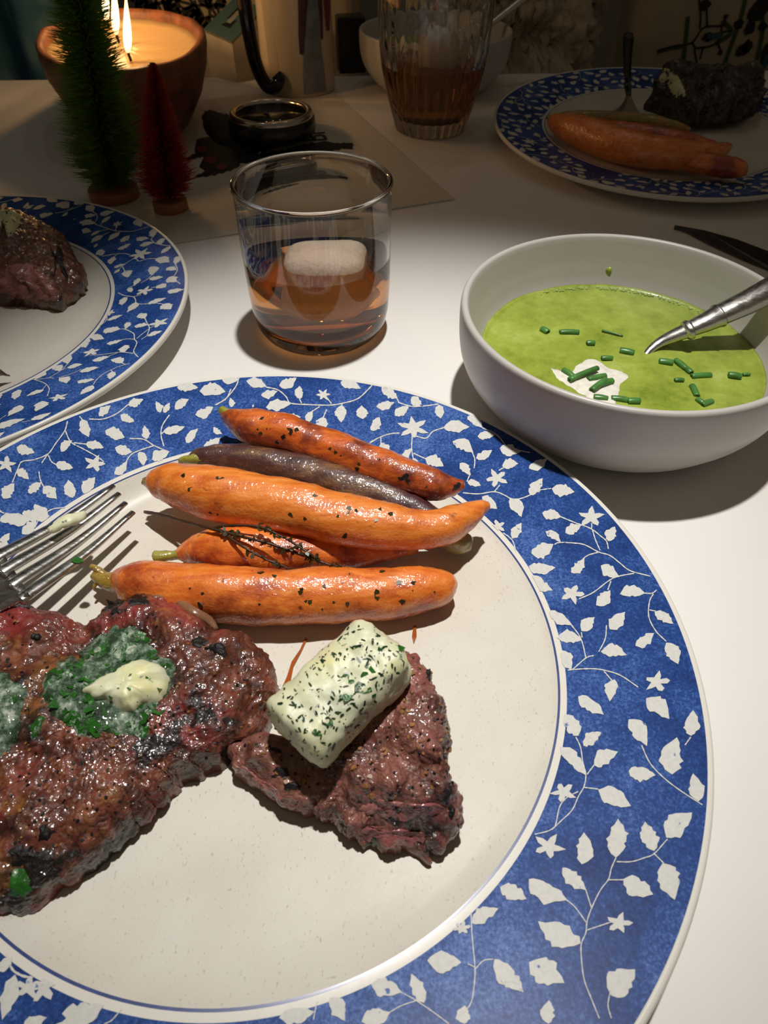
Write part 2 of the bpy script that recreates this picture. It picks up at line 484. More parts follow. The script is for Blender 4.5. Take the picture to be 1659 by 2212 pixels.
def plate_polar(px, py):
    """place on the front plate's rim measured in the photograph -> (angle, radius)"""
    z = .016
    for _ in range(5):
        p = at(px, py, z); z = rim_z('front', p.x, p.y)
    cx, cy = PLATES['front'][:2]
    return (math.atan2(p.y - cy, p.x - cx), math.hypot(p.x - cx, p.y - cy))


# vine and leaves printed on the rim: crop origin, scale, leaves (base, tip, width), stars, stems
VINE = [
 ((0, 820), .3014,
  "1270 60 1415 60 40;1430 85 1610 90 42;1150 240 1120 160 50;1175 240 1215 170 45;1255 215 1350 145 50;1400 255 1525 200 45;920 185 1025 145 45;710 265 790 190 45;865 255 960 300 50;590 285 635 410 50;755 370 890 415 50;1050 430 1035 335 50;1170 375 1320 340 32;1335 455 1415 355 38;1530 345 1590 390 45;1460 490 1580 420 45;440 520 515 440 55;615 465 740 490 42;825 490 945 520 50;1000 520 1030 615 65;1090 575 1210 520 55;820 680 910 590 40;120 490 245 525 50;400 610 520 635 45;25 855 100 750 55;120 650 205 715 50;205 815 295 740 45;310 770 405 855 55;520 850 490 725 55;600 820 680 705 50;160 960 310 970 50;0 1015 100 965 50;160 1110 260 1020 50;0 1160 70 1105 50",
  "680 605 82;45 610 70",
  "485 300,465 370,400 460,345 535,250 575,160 590,130 640,90 740;345 535,300 600;345 540,370 590,410 615;470 370,510 450,600 500,690 550,745 590;530 455,620 465;570 265,600 300;640 285,740 285,840 245,920 180;1215 255,1165 330,1155 400,1175 480;1160 390,1200 350;930 425,1030 430,1105 475,1210 520;1105 475,1000 510,940 540,900 600,880 650;1655 70,1620 140,1540 185;280 660,290 720,320 780;250 1060,300 980,380 930,470 920"),
 ((350, 790), .3014,
  "430 105 550 95 32;500 300 490 235 60;605 110 745 150 42;840 145 960 90 48;710 215 825 185 42;990 240 985 150 60;745 300 920 275 35;1280 120 1420 165 42;1580 155 1659 220 50;1535 295 1655 270 38;1285 285 1285 405 55;1440 385 1430 290 80;1510 470 1545 375 50;1040 410 1080 325 42;1155 370 1140 480 65;870 365 990 370 45;1240 520 1220 470 55;1315 535 1430 580 52;1570 555 1640 640 60;650 300 655 280 50",
  "1155 210 52",
  "555 75,530 150,460 235,385 285;745 155,830 175,890 225,920 270,1030 280,1200 285,1300 270,1400 240,1470 180,1520 125;985 240,1000 270;1170 215,1215 275;1290 275,1288 300;1130 295,1075 330;1180 315,1155 375;1440 590,1560 515,1659 485"),
 ((800, 800), .2411,
  "100 155 240 255 45;60 330 210 290 40;220 410 345 330 48;370 240 465 325 55;615 310 630 430 60;5 540 80 425 50;100 660 180 760 55;285 790 365 705 50;490 790 650 860 50;385 790 400 865 65;655 515 880 510 38;870 415 1000 515 45;960 595 1110 580 40;735 640 915 735 42;945 790 1085 720 42;800 835 895 940 42;870 1000 985 1035 45;1160 700 1340 730 48;1420 880 1580 795 40;1180 860 1320 840 50;1430 1120 1540 975 45;1250 1150 1350 1310 48;1000 1135 1130 1240 50",
  "385 520 130;1130 970 105",
  "250 290,370 325,500 320,610 305;235 245,255 290;0 645,90 600,180 570,260 565;95 605,95 660;375 590,370 700,385 800;385 745,440 770,495 795;400 590,500 610,560 550,660 515;1000 515,1130 580,1215 680;1330 720,1430 740;910 730,935 800,930 880;895 925,865 1000;830 1100,970 1110,1110 1090,1200 1120,1255 1150,1330 1155,1430 1120,1500 1080,1620 1060;1110 1090,1160 1030;1200 870,1150 900"),
 ((1020, 1020), .2773,
  "620 130 790 155 50;545 320 690 350 45;725 475 845 415 48;1060 540 1110 430 65;570 465 685 545 35;460 635 625 565 52;770 785 870 680 48;440 735 640 745 40;445 815 620 920 40;1000 730 1140 815 48;965 1040 1070 925 60;1150 950 1340 945 40;1420 1090 1560 1180 42;310 520 380 400 48;850 1240 950 1135 52;1070 1225 1185 1095 52;590 1090 770 1190 35;660 1290 845 1310 48;1270 1355 1410 1260 45;1000 1400 1195 1425 40;700 1390 770 1540 60;1510 1330 1600 1490 52",
  "925 350 98;780 950 98;200 425 68",
  "690 350,800 395,920 440,1000 500,1045 540,1060 600;935 450,960 530,995 610;930 400,930 440;640 565,680 550,800 555,880 570,985 625,1070 650,1150 710,1230 770,1385 812;985 625,900 650,850 690;1260 790,1130 815,1060 850,940 940,830 990;1080 850,1055 920;1340 945,1400 945,1435 920;1410 950,1380 1010,1375 1130,1430 1240,1510 1320;1380 1075,1430 1085;240 475,290 510,325 560,345 680;770 1190,830 1270,860 1340,885 1450;850 1250,855 1290;1045 1195,1035 1300,985 1400;945 1430,885 1450,780 1540"),
 ((1150, 1400), .2532,
  "700 270 660 450 50;390 415 600 565 36;970 430 1160 600 48;820 610 970 830 42;1350 750 1370 540 52;1190 1080 1230 775 55;1415 1310 1370 1080 45;390 750 240 570 48;435 835 580 725 48;235 845 450 1080 26;525 1000 720 890 52;820 1050 1040 1085 50;560 1210 830 1345 42;735 1700 730 1470 50;990 1690 960 1490 45",
  "1060 290 112;260 1230 112",
  "300 190,420 180,540 180,650 200,760 240,900 335;610 200,680 280;370 760,410 850,430 980,455 1080,440 1180,390 1270,340 1380,250 1470,150 1555,20 1590;525 1000,465 1080;440 1190,560 1205;390 1225,290 1280,230 1360,200 1500,170 1550;930 830,1000 980,1110 1100,1250 1210,1450 1340;1350 760,1300 830"),
 ((1080, 1720), .2893,
  "865 460 880 180 42;1150 410 1080 205 45;1240 310 1425 130 58;610 510 625 280 52;1215 500 1300 765 50;920 620 1135 730 48;465 535 640 700 36;215 620 490 770 42;600 1100 295 940 42;0 680 190 765 50;215 1240 470 1390 52;830 1490 1000 1300 70;0 1260 165 1455 42;360 1700 365 1530 52",
  "360 380 115;890 950 95",
  "865 460,830 540,810 620,750 700,690 820,650 930,640 1020,605 1110,610 1250,630 1380,680 1510,740 1659;870 490,980 490,1080 460,1150 430,1250 320;810 625,920 625;640 700,680 830;490 770,560 830,640 940;650 1000,740 970,830 940;825 1450,805 1560,830 1659;1150 430,1220 500"),
 ((700, 1900), .33755,
  "660 520 870 530 52;1090 510 1270 715 36;640 790 560 610 36;300 670 490 720 50;240 910 420 850 52;900 924 900 810 72;40 750 130 900 52;945 280 1110 190 42",
  "880 310 62",
  "940 210,945 330,955 450,965 560,960 680,935 800,850 900;965 560,920 540;970 570,1020 520,1080 510;490 720,590 775,700 850,800 924;590 775,490 810,420 850"),
 ((0, 1960), .434,
  "310 530 510 490 48;0 320 60 250 50;120 580 230 550 42;1390 550 1560 520 42", "140 400 72",
  "510 490,520 465;610 500,560 560,520 581;1580 460,1560 560"),
]


def leaf_outline(b, t, w, rnd):
    b = np.array(b, float); t = np.array(t, float); d = t - b; L = np.hypot(*d); n = np.array([-d[1], d[0]]) / L
    bend = rnd.uniform(-.12, .12); out = []
    for side in (1, -1):
        ks = range(1, 11) if side == 1 else range(9, 0, -1)
        if side == 1: out.append(b)
        for k in ks:
            u = k / 10
            if u == 1: out.append(t + d * .04); continue
            W = (w * .5 * L + .04 * L) * math.sin(PI * u ** .85) ** .8 * (1 + rnd.uniform(-.26, .24))
            out.append(b + d * (u + rnd.uniform(-.02, .02)) + n * (side * W + bend * L * math.sin(PI * u)))
    return out


def star_outline(c, r, rnd, k=5):
    a0 = rnd.uniform(0, 6.28); out = []
    for q in range(k * 4):
        a = a0 + q / (k * 4) * 2 * PI; rr = (1.08, .74, .44, .78)[q % 4] * r * rnd.uniform(.76, 1.12)
        out.append(np.array([c[0] + rr * math.cos(a), c[1] + rr * .8 * math.sin(a)]))
    return out


def stem_quads(pts, w):
    P = smooth_path(pts, max(4, 4 * len(pts))); T = np.gradient(P, axis=0); N = np.stack([-T[:, 1], T[:, 0]], 1); N /= np.linalg.norm(N, axis=1)[:, None] + 1e-9
    rw = w * (1 + .25 * np.sin(np.arange(len(P)) * 2.3))[:, None]
    return [[P[i] - N[i] * rw[i], P[i + 1] - N[i + 1] * rw[i + 1], P[i + 1] + N[i + 1] * rw[i + 1], P[i] + N[i] * rw[i]] for i in range(len(P) - 1)]


rnd = random.Random(3)
PRINT = []
for (ox, oy), sc, leaves, stars, stems in VINE:
    polys = []
    for s in leaves.split(';'):
        a = list(map(float, s.split())); polys.append(leaf_outline(a[:2], a[2:4], a[4] / 100, rnd))
    for s in stars.split(';'):
        a = list(map(float, s.split())); polys.append(star_outline(a[:2], a[2], rnd, rnd.choice((5, 5, 6))))
    for s in stems.split(';'):
        pts = [tuple(map(float, q.split())) for q in s.split(',')]; polys += stem_quads(pts, 1.15 / sc)
    for P in polys:
        PRINT.append([plate_polar(ox + p[0] * sc, oy + p[1] * sc) for p in P])
PRINT = [P for P in PRINT if all(RI + .0015 < r < .1342 for _, r in P)] + [[(a, min(max(r, RI + .0015), .1342)) for a, r in P] for P in PRINT if not all(RI + .0015 < r < .1342 for _, r in P)]


def wrap(a): return (a + PI) % (2 * PI) - PI


extra = []
for P in PRINT:
    m0 = P[0][0]
    for lo, hi, sh in ((-45, 12, 223), (20, 52, 130), (24, 50, 216)):
        if lo < math.degrees(m0) < hi: extra.append([(a + math.radians(sh), r) for a, r in P])
PRINT += extra

BODY_PROFILE = [(0, ZW), (.03, ZW), (.06, ZW), (.080, ZW + .0002), (.0865, ZW + .0012), (.0905, ZW + .0030), (RI - .0004, ZI)]


def warp(pl):
    cx, cy, tx, ty = PLATES[pl]
    def f(x, y, r):
        w = min(max((r - .084) / (.0925 - .084), 0), 1); w = w * w * (3 - 2 * w)
        return w * (tx * (x - cx) + ty * (y - cy))
    return f


def make_plate(pl, label, rot):
    cx, cy = PLATES[pl][:2]; w = warp(pl); zr = lambda r: ZI + (ZO - ZI) * (r - RI) / (RO - RI)
    root = thing('dinner_plate', label, 'plate', (cx, cy, 0), 'matching blue and white dinner plates')
    top = [(.0001, ZW)] + BODY_PROFILE[1:]
    g1 = [(RI - .0004, ZI), (RI + .0003, zr(RI + .0003)), (RI + .0022, zr(RI + .0022))]
    band = [(RI + .0022, zr(RI + .0022)), (.105, zr(.105)), (.12, zr(.12)), (.1332, zr(.1332))]
    lip = [(.1332, zr(.1332)), (.1342, ZO + .0002), (.1349, ZO - .0003), (.1352, ZO - .0012), (.1349, ZO - .0024), (.1335, ZO - .0036), (.115, ZO - .0062),
           (.096, .0062), (.088, .0030), (.086, .0), (.083, .0), (.080, .0022), (.04, .0024), (.0001, .0024)]
    v1, f1 = lathe_vf(top, 200, cx, cy, zf=w); cap(f1, 200, len(top), 0)
    obj('well', v1, f1, M['stoneware'], root)
    mb = MB(); v, f = lathe_vf(g1, 200, cx, cy, zf=w); mb.add(v, f)
    mb.m = [1 if (q % 2 == 0) else 0 for q in range(len(f))]
    v, f = lathe_vf(lip, 200, cx, cy, zf=w); cap(f, 200, len(lip), len(lip) - 1); mb.add(v, f, 0)
    mb.build('foot_and_lip', None, root, mats=[M['glaze'], M['blueline']])
    v, f = lathe_vf(band, 200, cx, cy, zf=w); obj('blue_rim_band', v, f, M['blue'], root)
    mb = MB()
    for P in PRINT:
        vs = []
        for a, r in P:
            x, y = cx + r * math.cos(a + rot), cy + r * math.sin(a + rot); vs.append((x, y, rim_z(pl, x, y) + .00018))
        ar = sum(vs[i - 1][0] * vs[i][1] - vs[i][0] * vs[i - 1][1] for i in range(len(vs)))
        if ar < 0: vs = vs[::-1]
        mb.add(vs, [tuple(range(len(vs)))])
    o = mb.build('vine_print', M['leafprint'], root, smooth=False)
    return root


make_plate('front', 'blue rimmed plate in the foreground, wholly lit, with two pieces of steak and carrots', 0)
make_plate('left', 'blue rimmed plate cut by the left frame edge, beside the front plate', -.55)
make_plate('back', 'blue rimmed plate in the dim back right, with a charred steak and fork', 2.3)

# ------------------------------------------------------------------ big steak
ZP = ZW + .0004
out = [(0, 1287, .024), (60, 1297, .024), (150, 1318, .024), (186, 1330, .022), (205, 1288, .024), (250, 1272, .024), (330, 1274, .024), (395, 1288, .024), (440, 1325, .024), (480, 1350, .022),
       (540, 1372, .020), (575, 1410, .018), (597, 1480, .015), (600, 1520, .013), (580, 1575, .012), (552, 1612, .011), (520, 1628, .010), (470, 1660, .010), (400, 1690, .010), (362, 1722, .010), (325, 1768, .010),
       (300, 1775, .010), (275, 1815, .010), (240, 1850, .010), (185, 1890, .010), (120, 1925, .010), (88, 1962, .010), (55, 1975, .010), (20, 1965, .010), (-80, 1990, .010), (-230, 1960, .012), (-380, 1800, .015), (-420, 1600, .02), (-330, 1400, .024), (-160, 1300, .024)]
O = [at(*q) for q in out]
ctrl = [(at(x, y, .024), h) for x, y, h in ((0, 1400, .017), (100, 1500, .018), (230, 1480, .018), (200, 1330, .017), (300, 1300, .019), (400, 1340, .019), (450, 1420, .018), (540, 1450, .014), (560, 1550, .010), (450, 1560, .015),
        (330, 1600, .015), (200, 1700, .015), (60, 1750, .016), (100, 1880, .012), (60, 1940, .008), (300, 1740, .011), (-200, 1600, .018), (190, 1360, .013))]
bs = slab('steak', O, ZP, idw(ctrl, 3), M['steak'], N=520, M_=150, p=5, amp=.0026, seed=1, center=tuple(at(190, 1570, .02))[:2], jag=.0022)
displace(bs, 34, .0028, 2, 11, zlock=ZP)
displace(bs, 420, .00045, 3, 4, .6, ridge=True, zlock=ZP)
tag(bs, 'large flat seared steak under melting herb butter, lower left of the front plate', 'steak')
bs_t = bvh(bs)
top_poly = [(0, 1310), (330, 1290), (560, 1420), (580, 1540), (470, 1630), (300, 1720), (100, 1900), (0, 1900)]
scatter('pepper_flakes', bs_t, rand_casts(bs_t, top_poly, 260, 1), .0002, .0005, M['pepper'], bs, 1, 1.2, .8, .2, label='black cracked pepper')
scatter('spice_grains', bs_t, rand_casts(bs_t, top_poly, 110, 2), .0002, .0005, M['pepper_tan'], bs, 2, 1.1, .9, .3, label='tan grains of spice')
# strip of fat along the upper edge
mb = MB(); pts = []
for x, y in ((330, 1282), (375, 1292), (415, 1312), (450, 1338), (468, 1352)):
    p, n = cast(bs_t, x, y + 8); p = p or at(x, y, .02); pts.append(tuple(p))
P = smooth_path(pts, 14); v, f = tube_vf(P, [.0006 + .0011 * math.sin(PI * (i + .5) / 14) for i in range(14)], 10, .6); mb.add(v, f)
fo = mb.build('fat_strip', simple('rendered_fat', S(126, 88, 62), .3, var=.3, scale=120, bump=.0004, Coat_Weight=.4), bs)


def conform(name, tree, poly, thick, mat, parent, rings=14, N=90, zmin=0., amp=.0006, seed=0, scale=400, fbk=.02, jump=.0045):
    """a pool or lump lying on a surface: outline in the photograph's measure, dome of given thickness"""
    P = np.array(smooth_path(list(poly) + [poly[0]], N + 1))[:-1]; c = P.mean(0); v = []; f = []
    prev = [None] * N
    nz = fbm(np.stack([P[:, 0] * .05, P[:, 1] * .05, P[:, 0] * 0 + seed], 1), 1., 4)
    for j in range(rings + 1):
        s = j / rings
        for i in range(N):
            q = c + (P[i] - c) * s * (1 + .10 * nz[i] * s); h, n = cast(tree, q[0], q[1]); pv = prev[i] if j else None
            if h is None: h = pv.copy() if pv is not None else at(q[0], q[1], fbk)
            elif pv is not None and (h - pv).length > jump: h = pv.copy()
            prev[i] = h
            dome = thick * (1 - s ** 3.2) ** .6 if s < 1 else -.0004
            v.append(h + Vector((0, 0, 1)) * dome)
    for j in range(rings):
        for i in range(N):
            i2 = (i + 1) % N; a, b, c2, d = j * N + i, j * N + i2, (j + 1) * N + i2, (j + 1) * N + i
            f.append((a, d, c2, b))
    o = obj(name, v, f, mat, parent)
    # relax the surface noise picked up from below
    me = o.data; co = np.array([tuple(x.co) for x in me.vertices]).reshape(rings + 1, N, 3)
    for _ in range(3):
        z = co[..., 2]; zz = z.copy(); zz[1:-1] = (z[1:-1] * 2 + z[:-2] + z[2:] + np.roll(z, 1, 1)[1:-1] + np.roll(z, -1, 1)[1:-1]) / 6; co[..., 2] = zz
    me.vertices.foreach_set('co', co.ravel()); me.update()
    displace(o, scale, amp, 4, seed)
    return o


def charpatch(tree, x, y, rx, ry, parent, k):
    P = [(x + rx * math.cos(a) * (1 + .25 * math.sin(3 * a + k)), y + ry * math.sin(a) * (1 + .2 * math.cos(2 * a + k))) for a in np.linspace(0, 2 * PI, 9)[:-1]]
    return conform('char_spot', tree, P, .0005, M['pepper'], parent, rings=5, N=32, amp=.0008, seed=k, scale=500)


for k, (x, y, rx, ry) in enumerate(((78, 1375, 12, 11), (98, 1798, 20, 22), (45, 1850, 34, 24), (432, 1388, 20, 12), (470, 1402, 26, 12), (230, 1296, 24, 12), (300, 1300, 28, 10), (250, 1320, 14, 9))): charpatch(bs_t, x, y, rx, ry, bs, k)
melt = conform('melted_butter', bs_t, [(200, 1375), (235, 1352), (280, 1350), (320, 1372), (350, 1410), (380, 1440), (372, 1480), (352, 1515), (325, 1545), (322, 1580), (295, 1598), (262, 1588), (230, 1590), (190, 1598), (150, 1575), (110, 1545), (85, 1500), (92, 1460), (130, 1425), (170, 1405)], .0016, M['melt'], None, amp=.0010, seed=2, scale=330)
tag(melt, 'half melted green herb butter pool spread on the middle of the large steak', 'butter')
mt = bvh(melt)
lump = conform('butter_lump', mt, [(178, 1492), (205, 1470), (240, 1452), (262, 1440), (300, 1428), (345, 1432), (365, 1455), (362, 1490), (345, 1515), (312, 1522), (285, 1540), (262, 1535), (235, 1512), (200, 1512)], .0032, M['butter'], melt, amp=.0010, seed=5, scale=200)
lump['label'] = 'pale lump of unmelted butter'
pp = [(110, 1440), (200, 1380), (300, 1370), (370, 1450), (350, 1540), (290, 1590), (160, 1590), (95, 1500)]
pts = rand_casts(mt, pp, 230, 4)
lt = bvh(lump); pts = [q for q in pts if q[0] is None or lt.ray_cast(q[0] + Vector((0, 0, .05)), Vector((0, 0, -1)))[0] is None]
scatter('parsley_pieces', mt, pts, .0007, .0023, M['parsley'], melt, 5, 1.5, .10, .2, label='bright green chopped parsley')
scatter('parsley_pieces', lt, rand_casts(lt, [(200, 1480), (300, 1440), (355, 1460), (340, 1510), (230, 1505)], 14, 6), .0004, .0014, M['parsley'], melt, 7, 1.8, .1, .3)
melt2 = conform('melted_butter', bs_t, [(-90, 1450), (-40, 1455), (10, 1452), (45, 1470), (60, 1500), (48, 1540), (40, 1580), (30, 1620), (-10, 1640), (-80, 1640), (-120, 1560)], .0014, M['melt'], None, amp=.001, seed=9, scale=330)
tag(melt2, 'melted herb butter at the left frame edge on the large steak', 'butter')
m2 = bvh(melt2)
scatter('parsley_pieces', m2, rand_casts(m2, [(-60, 1460), (50, 1470), (45, 1590), (-60, 1620)], 40, 8), .0008, .0018, M['parsley'], melt2, 8, 1.5, .12, .3)


def leaf_bit(name, tree, poly, label):
    o = conform(name, tree, poly, .0006, M['parsley'], None, rings=4, N=24, amp=.0004, seed=3, scale=500)
    return tag(o, label, 'herb')


leaf_bit('parsley_leaf', bs_t, [(60, 1575), (80, 1545), (96, 1545), (96, 1560), (80, 1590), (66, 1600)], 'small green parsley leaf on the steak, below and left of the melted pool')
leaf_bit('parsley_leaf', bs_t, [(18, 1895), (25, 1875), (50, 1872), (66, 1895), (72, 1930), (60, 1948), (30, 1945), (14, 1925)], 'dark green parsley leaf at the lowest tip of the large steak')
leaf_bit('parsley_leaf', bs_t, [(300, 1600), (308, 1570), (322, 1562), (320, 1585), (308, 1604)], 'green parsley leaf at the lower right edge of the melted pool')

# ------------------------------------------------------------------ small steak
out = [(488, 1622, .012), (505, 1603, .016), (545, 1588, .018), (600, 1590, .02), (680, 1540, .024), (780, 1450, .028), (860, 1392, .030), (885, 1386, .030), (915, 1405, .030), (945, 1465, .029), (962, 1530, .028), (972, 1610, .027), (978, 1680, .024),
       (998, 1735, .017), (994, 1780, .012), (965, 1825, .009), (950, 1850, .009), (932, 1868, .009), (918, 1840, .009), (880, 1838, .009), (830, 1840, .009), (790, 1830, .009), (755, 1812, .009), (725, 1780, .009), (680, 1765, .009), (640, 1752, .009), (600, 1738, .009), (560, 1712, .009), (520, 1690, .009), (505, 1660, .009)]
O = [at(*q) for q in out]
ctrl = [(at(x, y, z + ZP), z) for x, y, z in ((510, 1625, .010), (560, 1615, .015), (620, 1650, .013), (560, 1680, .009), (680, 1690, .012), (650, 1620, .014), (730, 1620, .017), (780, 1680, .018), (730, 1730, .011), (800, 1500, .021), (880, 1410, .024), (930, 1480, .024), (890, 1560, .023), (950, 1600, .024), (850, 1680, .021),
        (900, 1715, .020), (965, 1690, .021), (975, 1750, .015), (780, 1760, .011), (860, 1770, .012), (930, 1800, .010), (800, 1810, .005), (900, 1830, .005), (935, 1855, .004))]
ss = slab('steak_piece', O, ZP, idw(ctrl, 3.2), M['steak_end'], N=420, M_=140, p=5.5, amp=.0022, seed=5, center=tuple(at(790, 1660, .018))[:2], jag=.0022)
displace(ss, 200, .0007, 4, 12, .6, zlock=ZP)
displace(ss, 500, .0004, 3, 14, .6, ridge=True, zlock=ZP)
tag(ss, 'thick wedge of steak with a log of butter on it, right of the large steak', 'steak')
ss_t = bvh(ss)
sp = [(520, 1610), (880, 1400), (960, 1480), (980, 1700), (900, 1730), (600, 1700)]
scatter('pepper_flakes', ss_t, rand_casts(ss_t, sp, 110, 11), .0002, .0005, M['pepper'], ss, 11, 1.2, .8, .2, label='black cracked pepper')
scatter('spice_grains', ss_t, rand_casts(ss_t, sp, 90, 12), .0003, .0008, M['pepper_tan'], ss, 12, 1.2, .9, .3, label='tan grains of spice')
for k, (x, y, rx, ry) in enumerate(((605, 1668, 22, 16), (632, 1700, 26, 10), (892, 1402, 14, 8), (976, 1755, 9, 20), (926, 1450, 5, 22), (960, 1630, 5, 26), (595, 1620, 16, 10))): charpatch(ss_t, x, y, rx, ry, ss, k)
o = conform('parsley_leaf', ss_t, [(775, 1812), (800, 1806), (830, 1815), (825, 1838), (790, 1835)], .0006, M['parsley_dark'], None, rings=4, N=20, amp=.0003, seed=3, scale=500, fbk=.009)
tag(o, 'dark parsley scrap stuck under the front edge of the steak wedge', 'herb')
# rare torn meat on the cut front faces
for k, poly in enumerate(([(800, 1722), (880, 1735), (960, 1740), (930, 1765), (850, 1768), (780, 1750)], [(770, 1780), (850, 1790), (920, 1800), (900, 1825), (830, 1822), (770, 1800)], [(520, 1650), (560, 1680), (610, 1712), (600, 1725), (550, 1700), (515, 1670)])):
    o = conform('torn_meat', ss_t, poly, .0009, M['rare'], ss, rings=6, N=50, amp=.0014, seed=20 + k, scale=380, fbk=.01); o['label'] = 'pinker torn meat fibres'

# butter log
A, B = at(632, 1600, .0315), at(838, 1392, .0365)
ax = (B - A); n = 40; R0 = .0104
P = [A + ax * (i / (n - 1)) for i in range(n)]
rad = [R0 * (1 - max(0, (.07 - i / (n - 1)) / .07) ** 2.2 * .35) * (1 - max(0, (i / (n - 1) - .9) / .1) ** 2.2 * .40) for i in range(n)]
v, f = tube_vf(P, rad, 72, .88, shape=3.2)
cen = A; v = [Vector(x) for x in v]
# subdivided end caps
f = f[:-2]
for end, i in ((0, 0), (1, n - 1)):
    ring = [i * 72 + k for k in range(72)]; prev = ring; c = P[i]
    for s in (.85, .6, .3):
        base = len(v)
        for k in range(72): v.append(c + (v[ring[k]] - c) * s + ax.normalized() * ((.0009 if end else -.0006) * (1 - s ** 2)))
        cur = [base + k for k in range(72)]
        for k in range(72):
            k2 = (k + 1) % 72; f.append((prev[k], cur[k], cur[k2], prev[k2]) if end == 0 else (prev[k], prev[k2], cur[k2], cur[k]))
        prev = cur
    f.append(tuple(prev[::-1]) if end == 0 else tuple(prev))
bl = obj('butter_log', v, f, M['butter'])
displace(bl, 90, .0016, 3, 31); displace(bl, 450, .0006, 4, 33, .6)
tag(bl, 'firm pale log of herb flecked butter lying across the steak wedge', 'butter')
bt = bvh(bl)
pl = [(575, 1540), (640, 1450), (740, 1350), (850, 1345), (895, 1430), (780, 1570), (700, 1645), (620, 1620)]
scatter('herb_flecks', bt, rand_casts(bt, pl, 280, 21), .00014, .00042, M['parsley_dark'], bl, 21, 3.0, .3, .0, label='dark green herb flecks')
scatter('parsley_pieces', bt, rand_casts(bt, [(740, 1400), (830, 1360), (880, 1420), (800, 1470), (680, 1600), (720, 1480)], 14, 22), .0007, .0017, M['parsley'], bl, 23, 1.6, .12, .1, label='green parsley pieces')
# knife crease
p1, _ = cast(bt, 618, 1500); p2, _ = cast(bt, 672, 1572)


# ------------------------------------------------------------------ carrots on the front plate
def carrot(pts, mat, label, stem=None, stem_mat='stem', seed=0., amp=.0008, group=None, n=70, name='carrot', flat=1.):
    """pts rows: pixel x, y, half width in pixels, height of the centre line"""
    rows = []
    for x, y, w, z in pts:
        p = at(x, y, z); rows.append((p.x, p.y, p.z, w * mpp(p)))
    R = smooth_path(rows, n); rad = np.maximum(R[:, 3], .0003)
    v, f = tube_vf(R[:, :3], rad, 36, flat)
    o = obj(name, v, f, mat)
    displace(o, 120, amp, 3, seed); displace(o, 45, amp * 1.3, 2, seed + 2); displace(o, 500, amp * .22, 3, seed + 4)
    tag(o, label, 'carrot', group)
    if stem:
        for k, s in enumerate(stem):
            rows = []
            for x, y, w, z in s: p = at(x, y, z); rows.append((p.x, p.y, p.z, w * mpp(p)))
            Q = smooth_path(rows, 12); v, f = tube_vf(Q[:, :3], Q[:, 3], 12)
            s_ = obj('stem', v, f, M[stem_mat], o); displace(s_, 500, .0006, 3, seed + 6 + k)
    return o, bvh(o)


G = 'roast carrots on the front plate'
c4, c4t = carrot([(235, 1262, 16, .0145), (262, 1258, 34, .0155), (300, 1262, 50, .0165), (380, 1275, 58, .017), (480, 1284, 62, .0175), (600, 1288, 62, .0175), (720, 1286, 60, .017), (840, 1281, 54, .0165), (920, 1272, 46, .016), (962, 1268, 34, .0155), (982, 1268, 14, .015)],
                 M['carrot_mid'], 'long straight carrot lying nearest the steaks, blistered on top', [[(262, 1258, 24, .0155), (232, 1256, 20, .0155), (205, 1240, 12, .016)], [(235, 1252, 11, .0155), (212, 1232, 8, .0175), (195, 1222, 5, .018)], [(225, 1258, 7, .015), (208, 1262, 5, .015), (203, 1272, 3.5, .014)]], seed=1., n=80)
c3, c3t = carrot([(380, 1198, 12, .014), (412, 1192, 30, .015), (450, 1188, 44, .016), (520, 1188, 52, .017), (600, 1192, 50, .016), (700, 1194, 40, .015), (800, 1190, 28, .014), (900, 1180, 14, .013)],
                 M['carrot_mid'], 'short carrot half hidden under the biggest carrot, thyme across it', [[(395, 1196, 15, .0145), (372, 1200, 10, .0145), (350, 1202, 13, .0145), (338, 1204, 16, .014)]], 'stemgreen', seed=7.)
cp, cpt = carrot([(408, 992, 8, .019), (432, 990, 22, .0195), (480, 990, 30, .020), (560, 1002, 36, .0205), (660, 1024, 40, .0205), (760, 1056, 42, .020), (840, 1080, 38, .0185), (905, 1110, 32, .017), (955, 1140, 28, .0155), (985, 1162, 24, .0145), (1005, 1172, 18, .014)],
                 M['purple'], 'dark purple carrot between the top carrot and the biggest one', [[(440, 992, 14, .021), (415, 993, 12, .021), (388, 995, 7, .0205)]], 'stemgreen', seed=9.)
# pale split end of the purple carrot
rows = [(940, 1150, 26, .0155), (975, 1164, 27, .0145), (1000, 1172, 24, .014), (1018, 1176, 15, .0135)]
rr = []
for x, y, w, z in rows: p = at(x, y, z); rr.append((p.x, p.y, p.z, w * mpp(p)))
Q = smooth_path(rr, 20); v, f = tube_vf(Q[:, :3], Q[:, 3], 24); o = obj('pale_tip', v, f, M['pale'], cp); displace(o, 250, .0009, 3, 40)
o['label'] = 'pale cut tip of the purple carrot'
c1, c1t = carrot([(322, 1046, 12, .024), (338, 1044, 32, .0245), (372, 1044, 47, .025), (440, 1062, 56, .0258), (540, 1080, 62, .0262), (640, 1100, 62, .0262), (740, 1122, 58, .026), (830, 1136, 52, .0255), (900, 1144, 47, .025), (950, 1140, 42, .0245), (1000, 1118, 32, .024), (1035, 1098, 22, .024), (1057, 1092, 9, .024)],
                 M['carrot'], 'biggest carrot, bright orange, curved up at its right tip', [[(345, 1044, 26, .0245), (325, 1042, 18, .0245), (308, 1040, 6, .0245)]], seed=3., n=90)
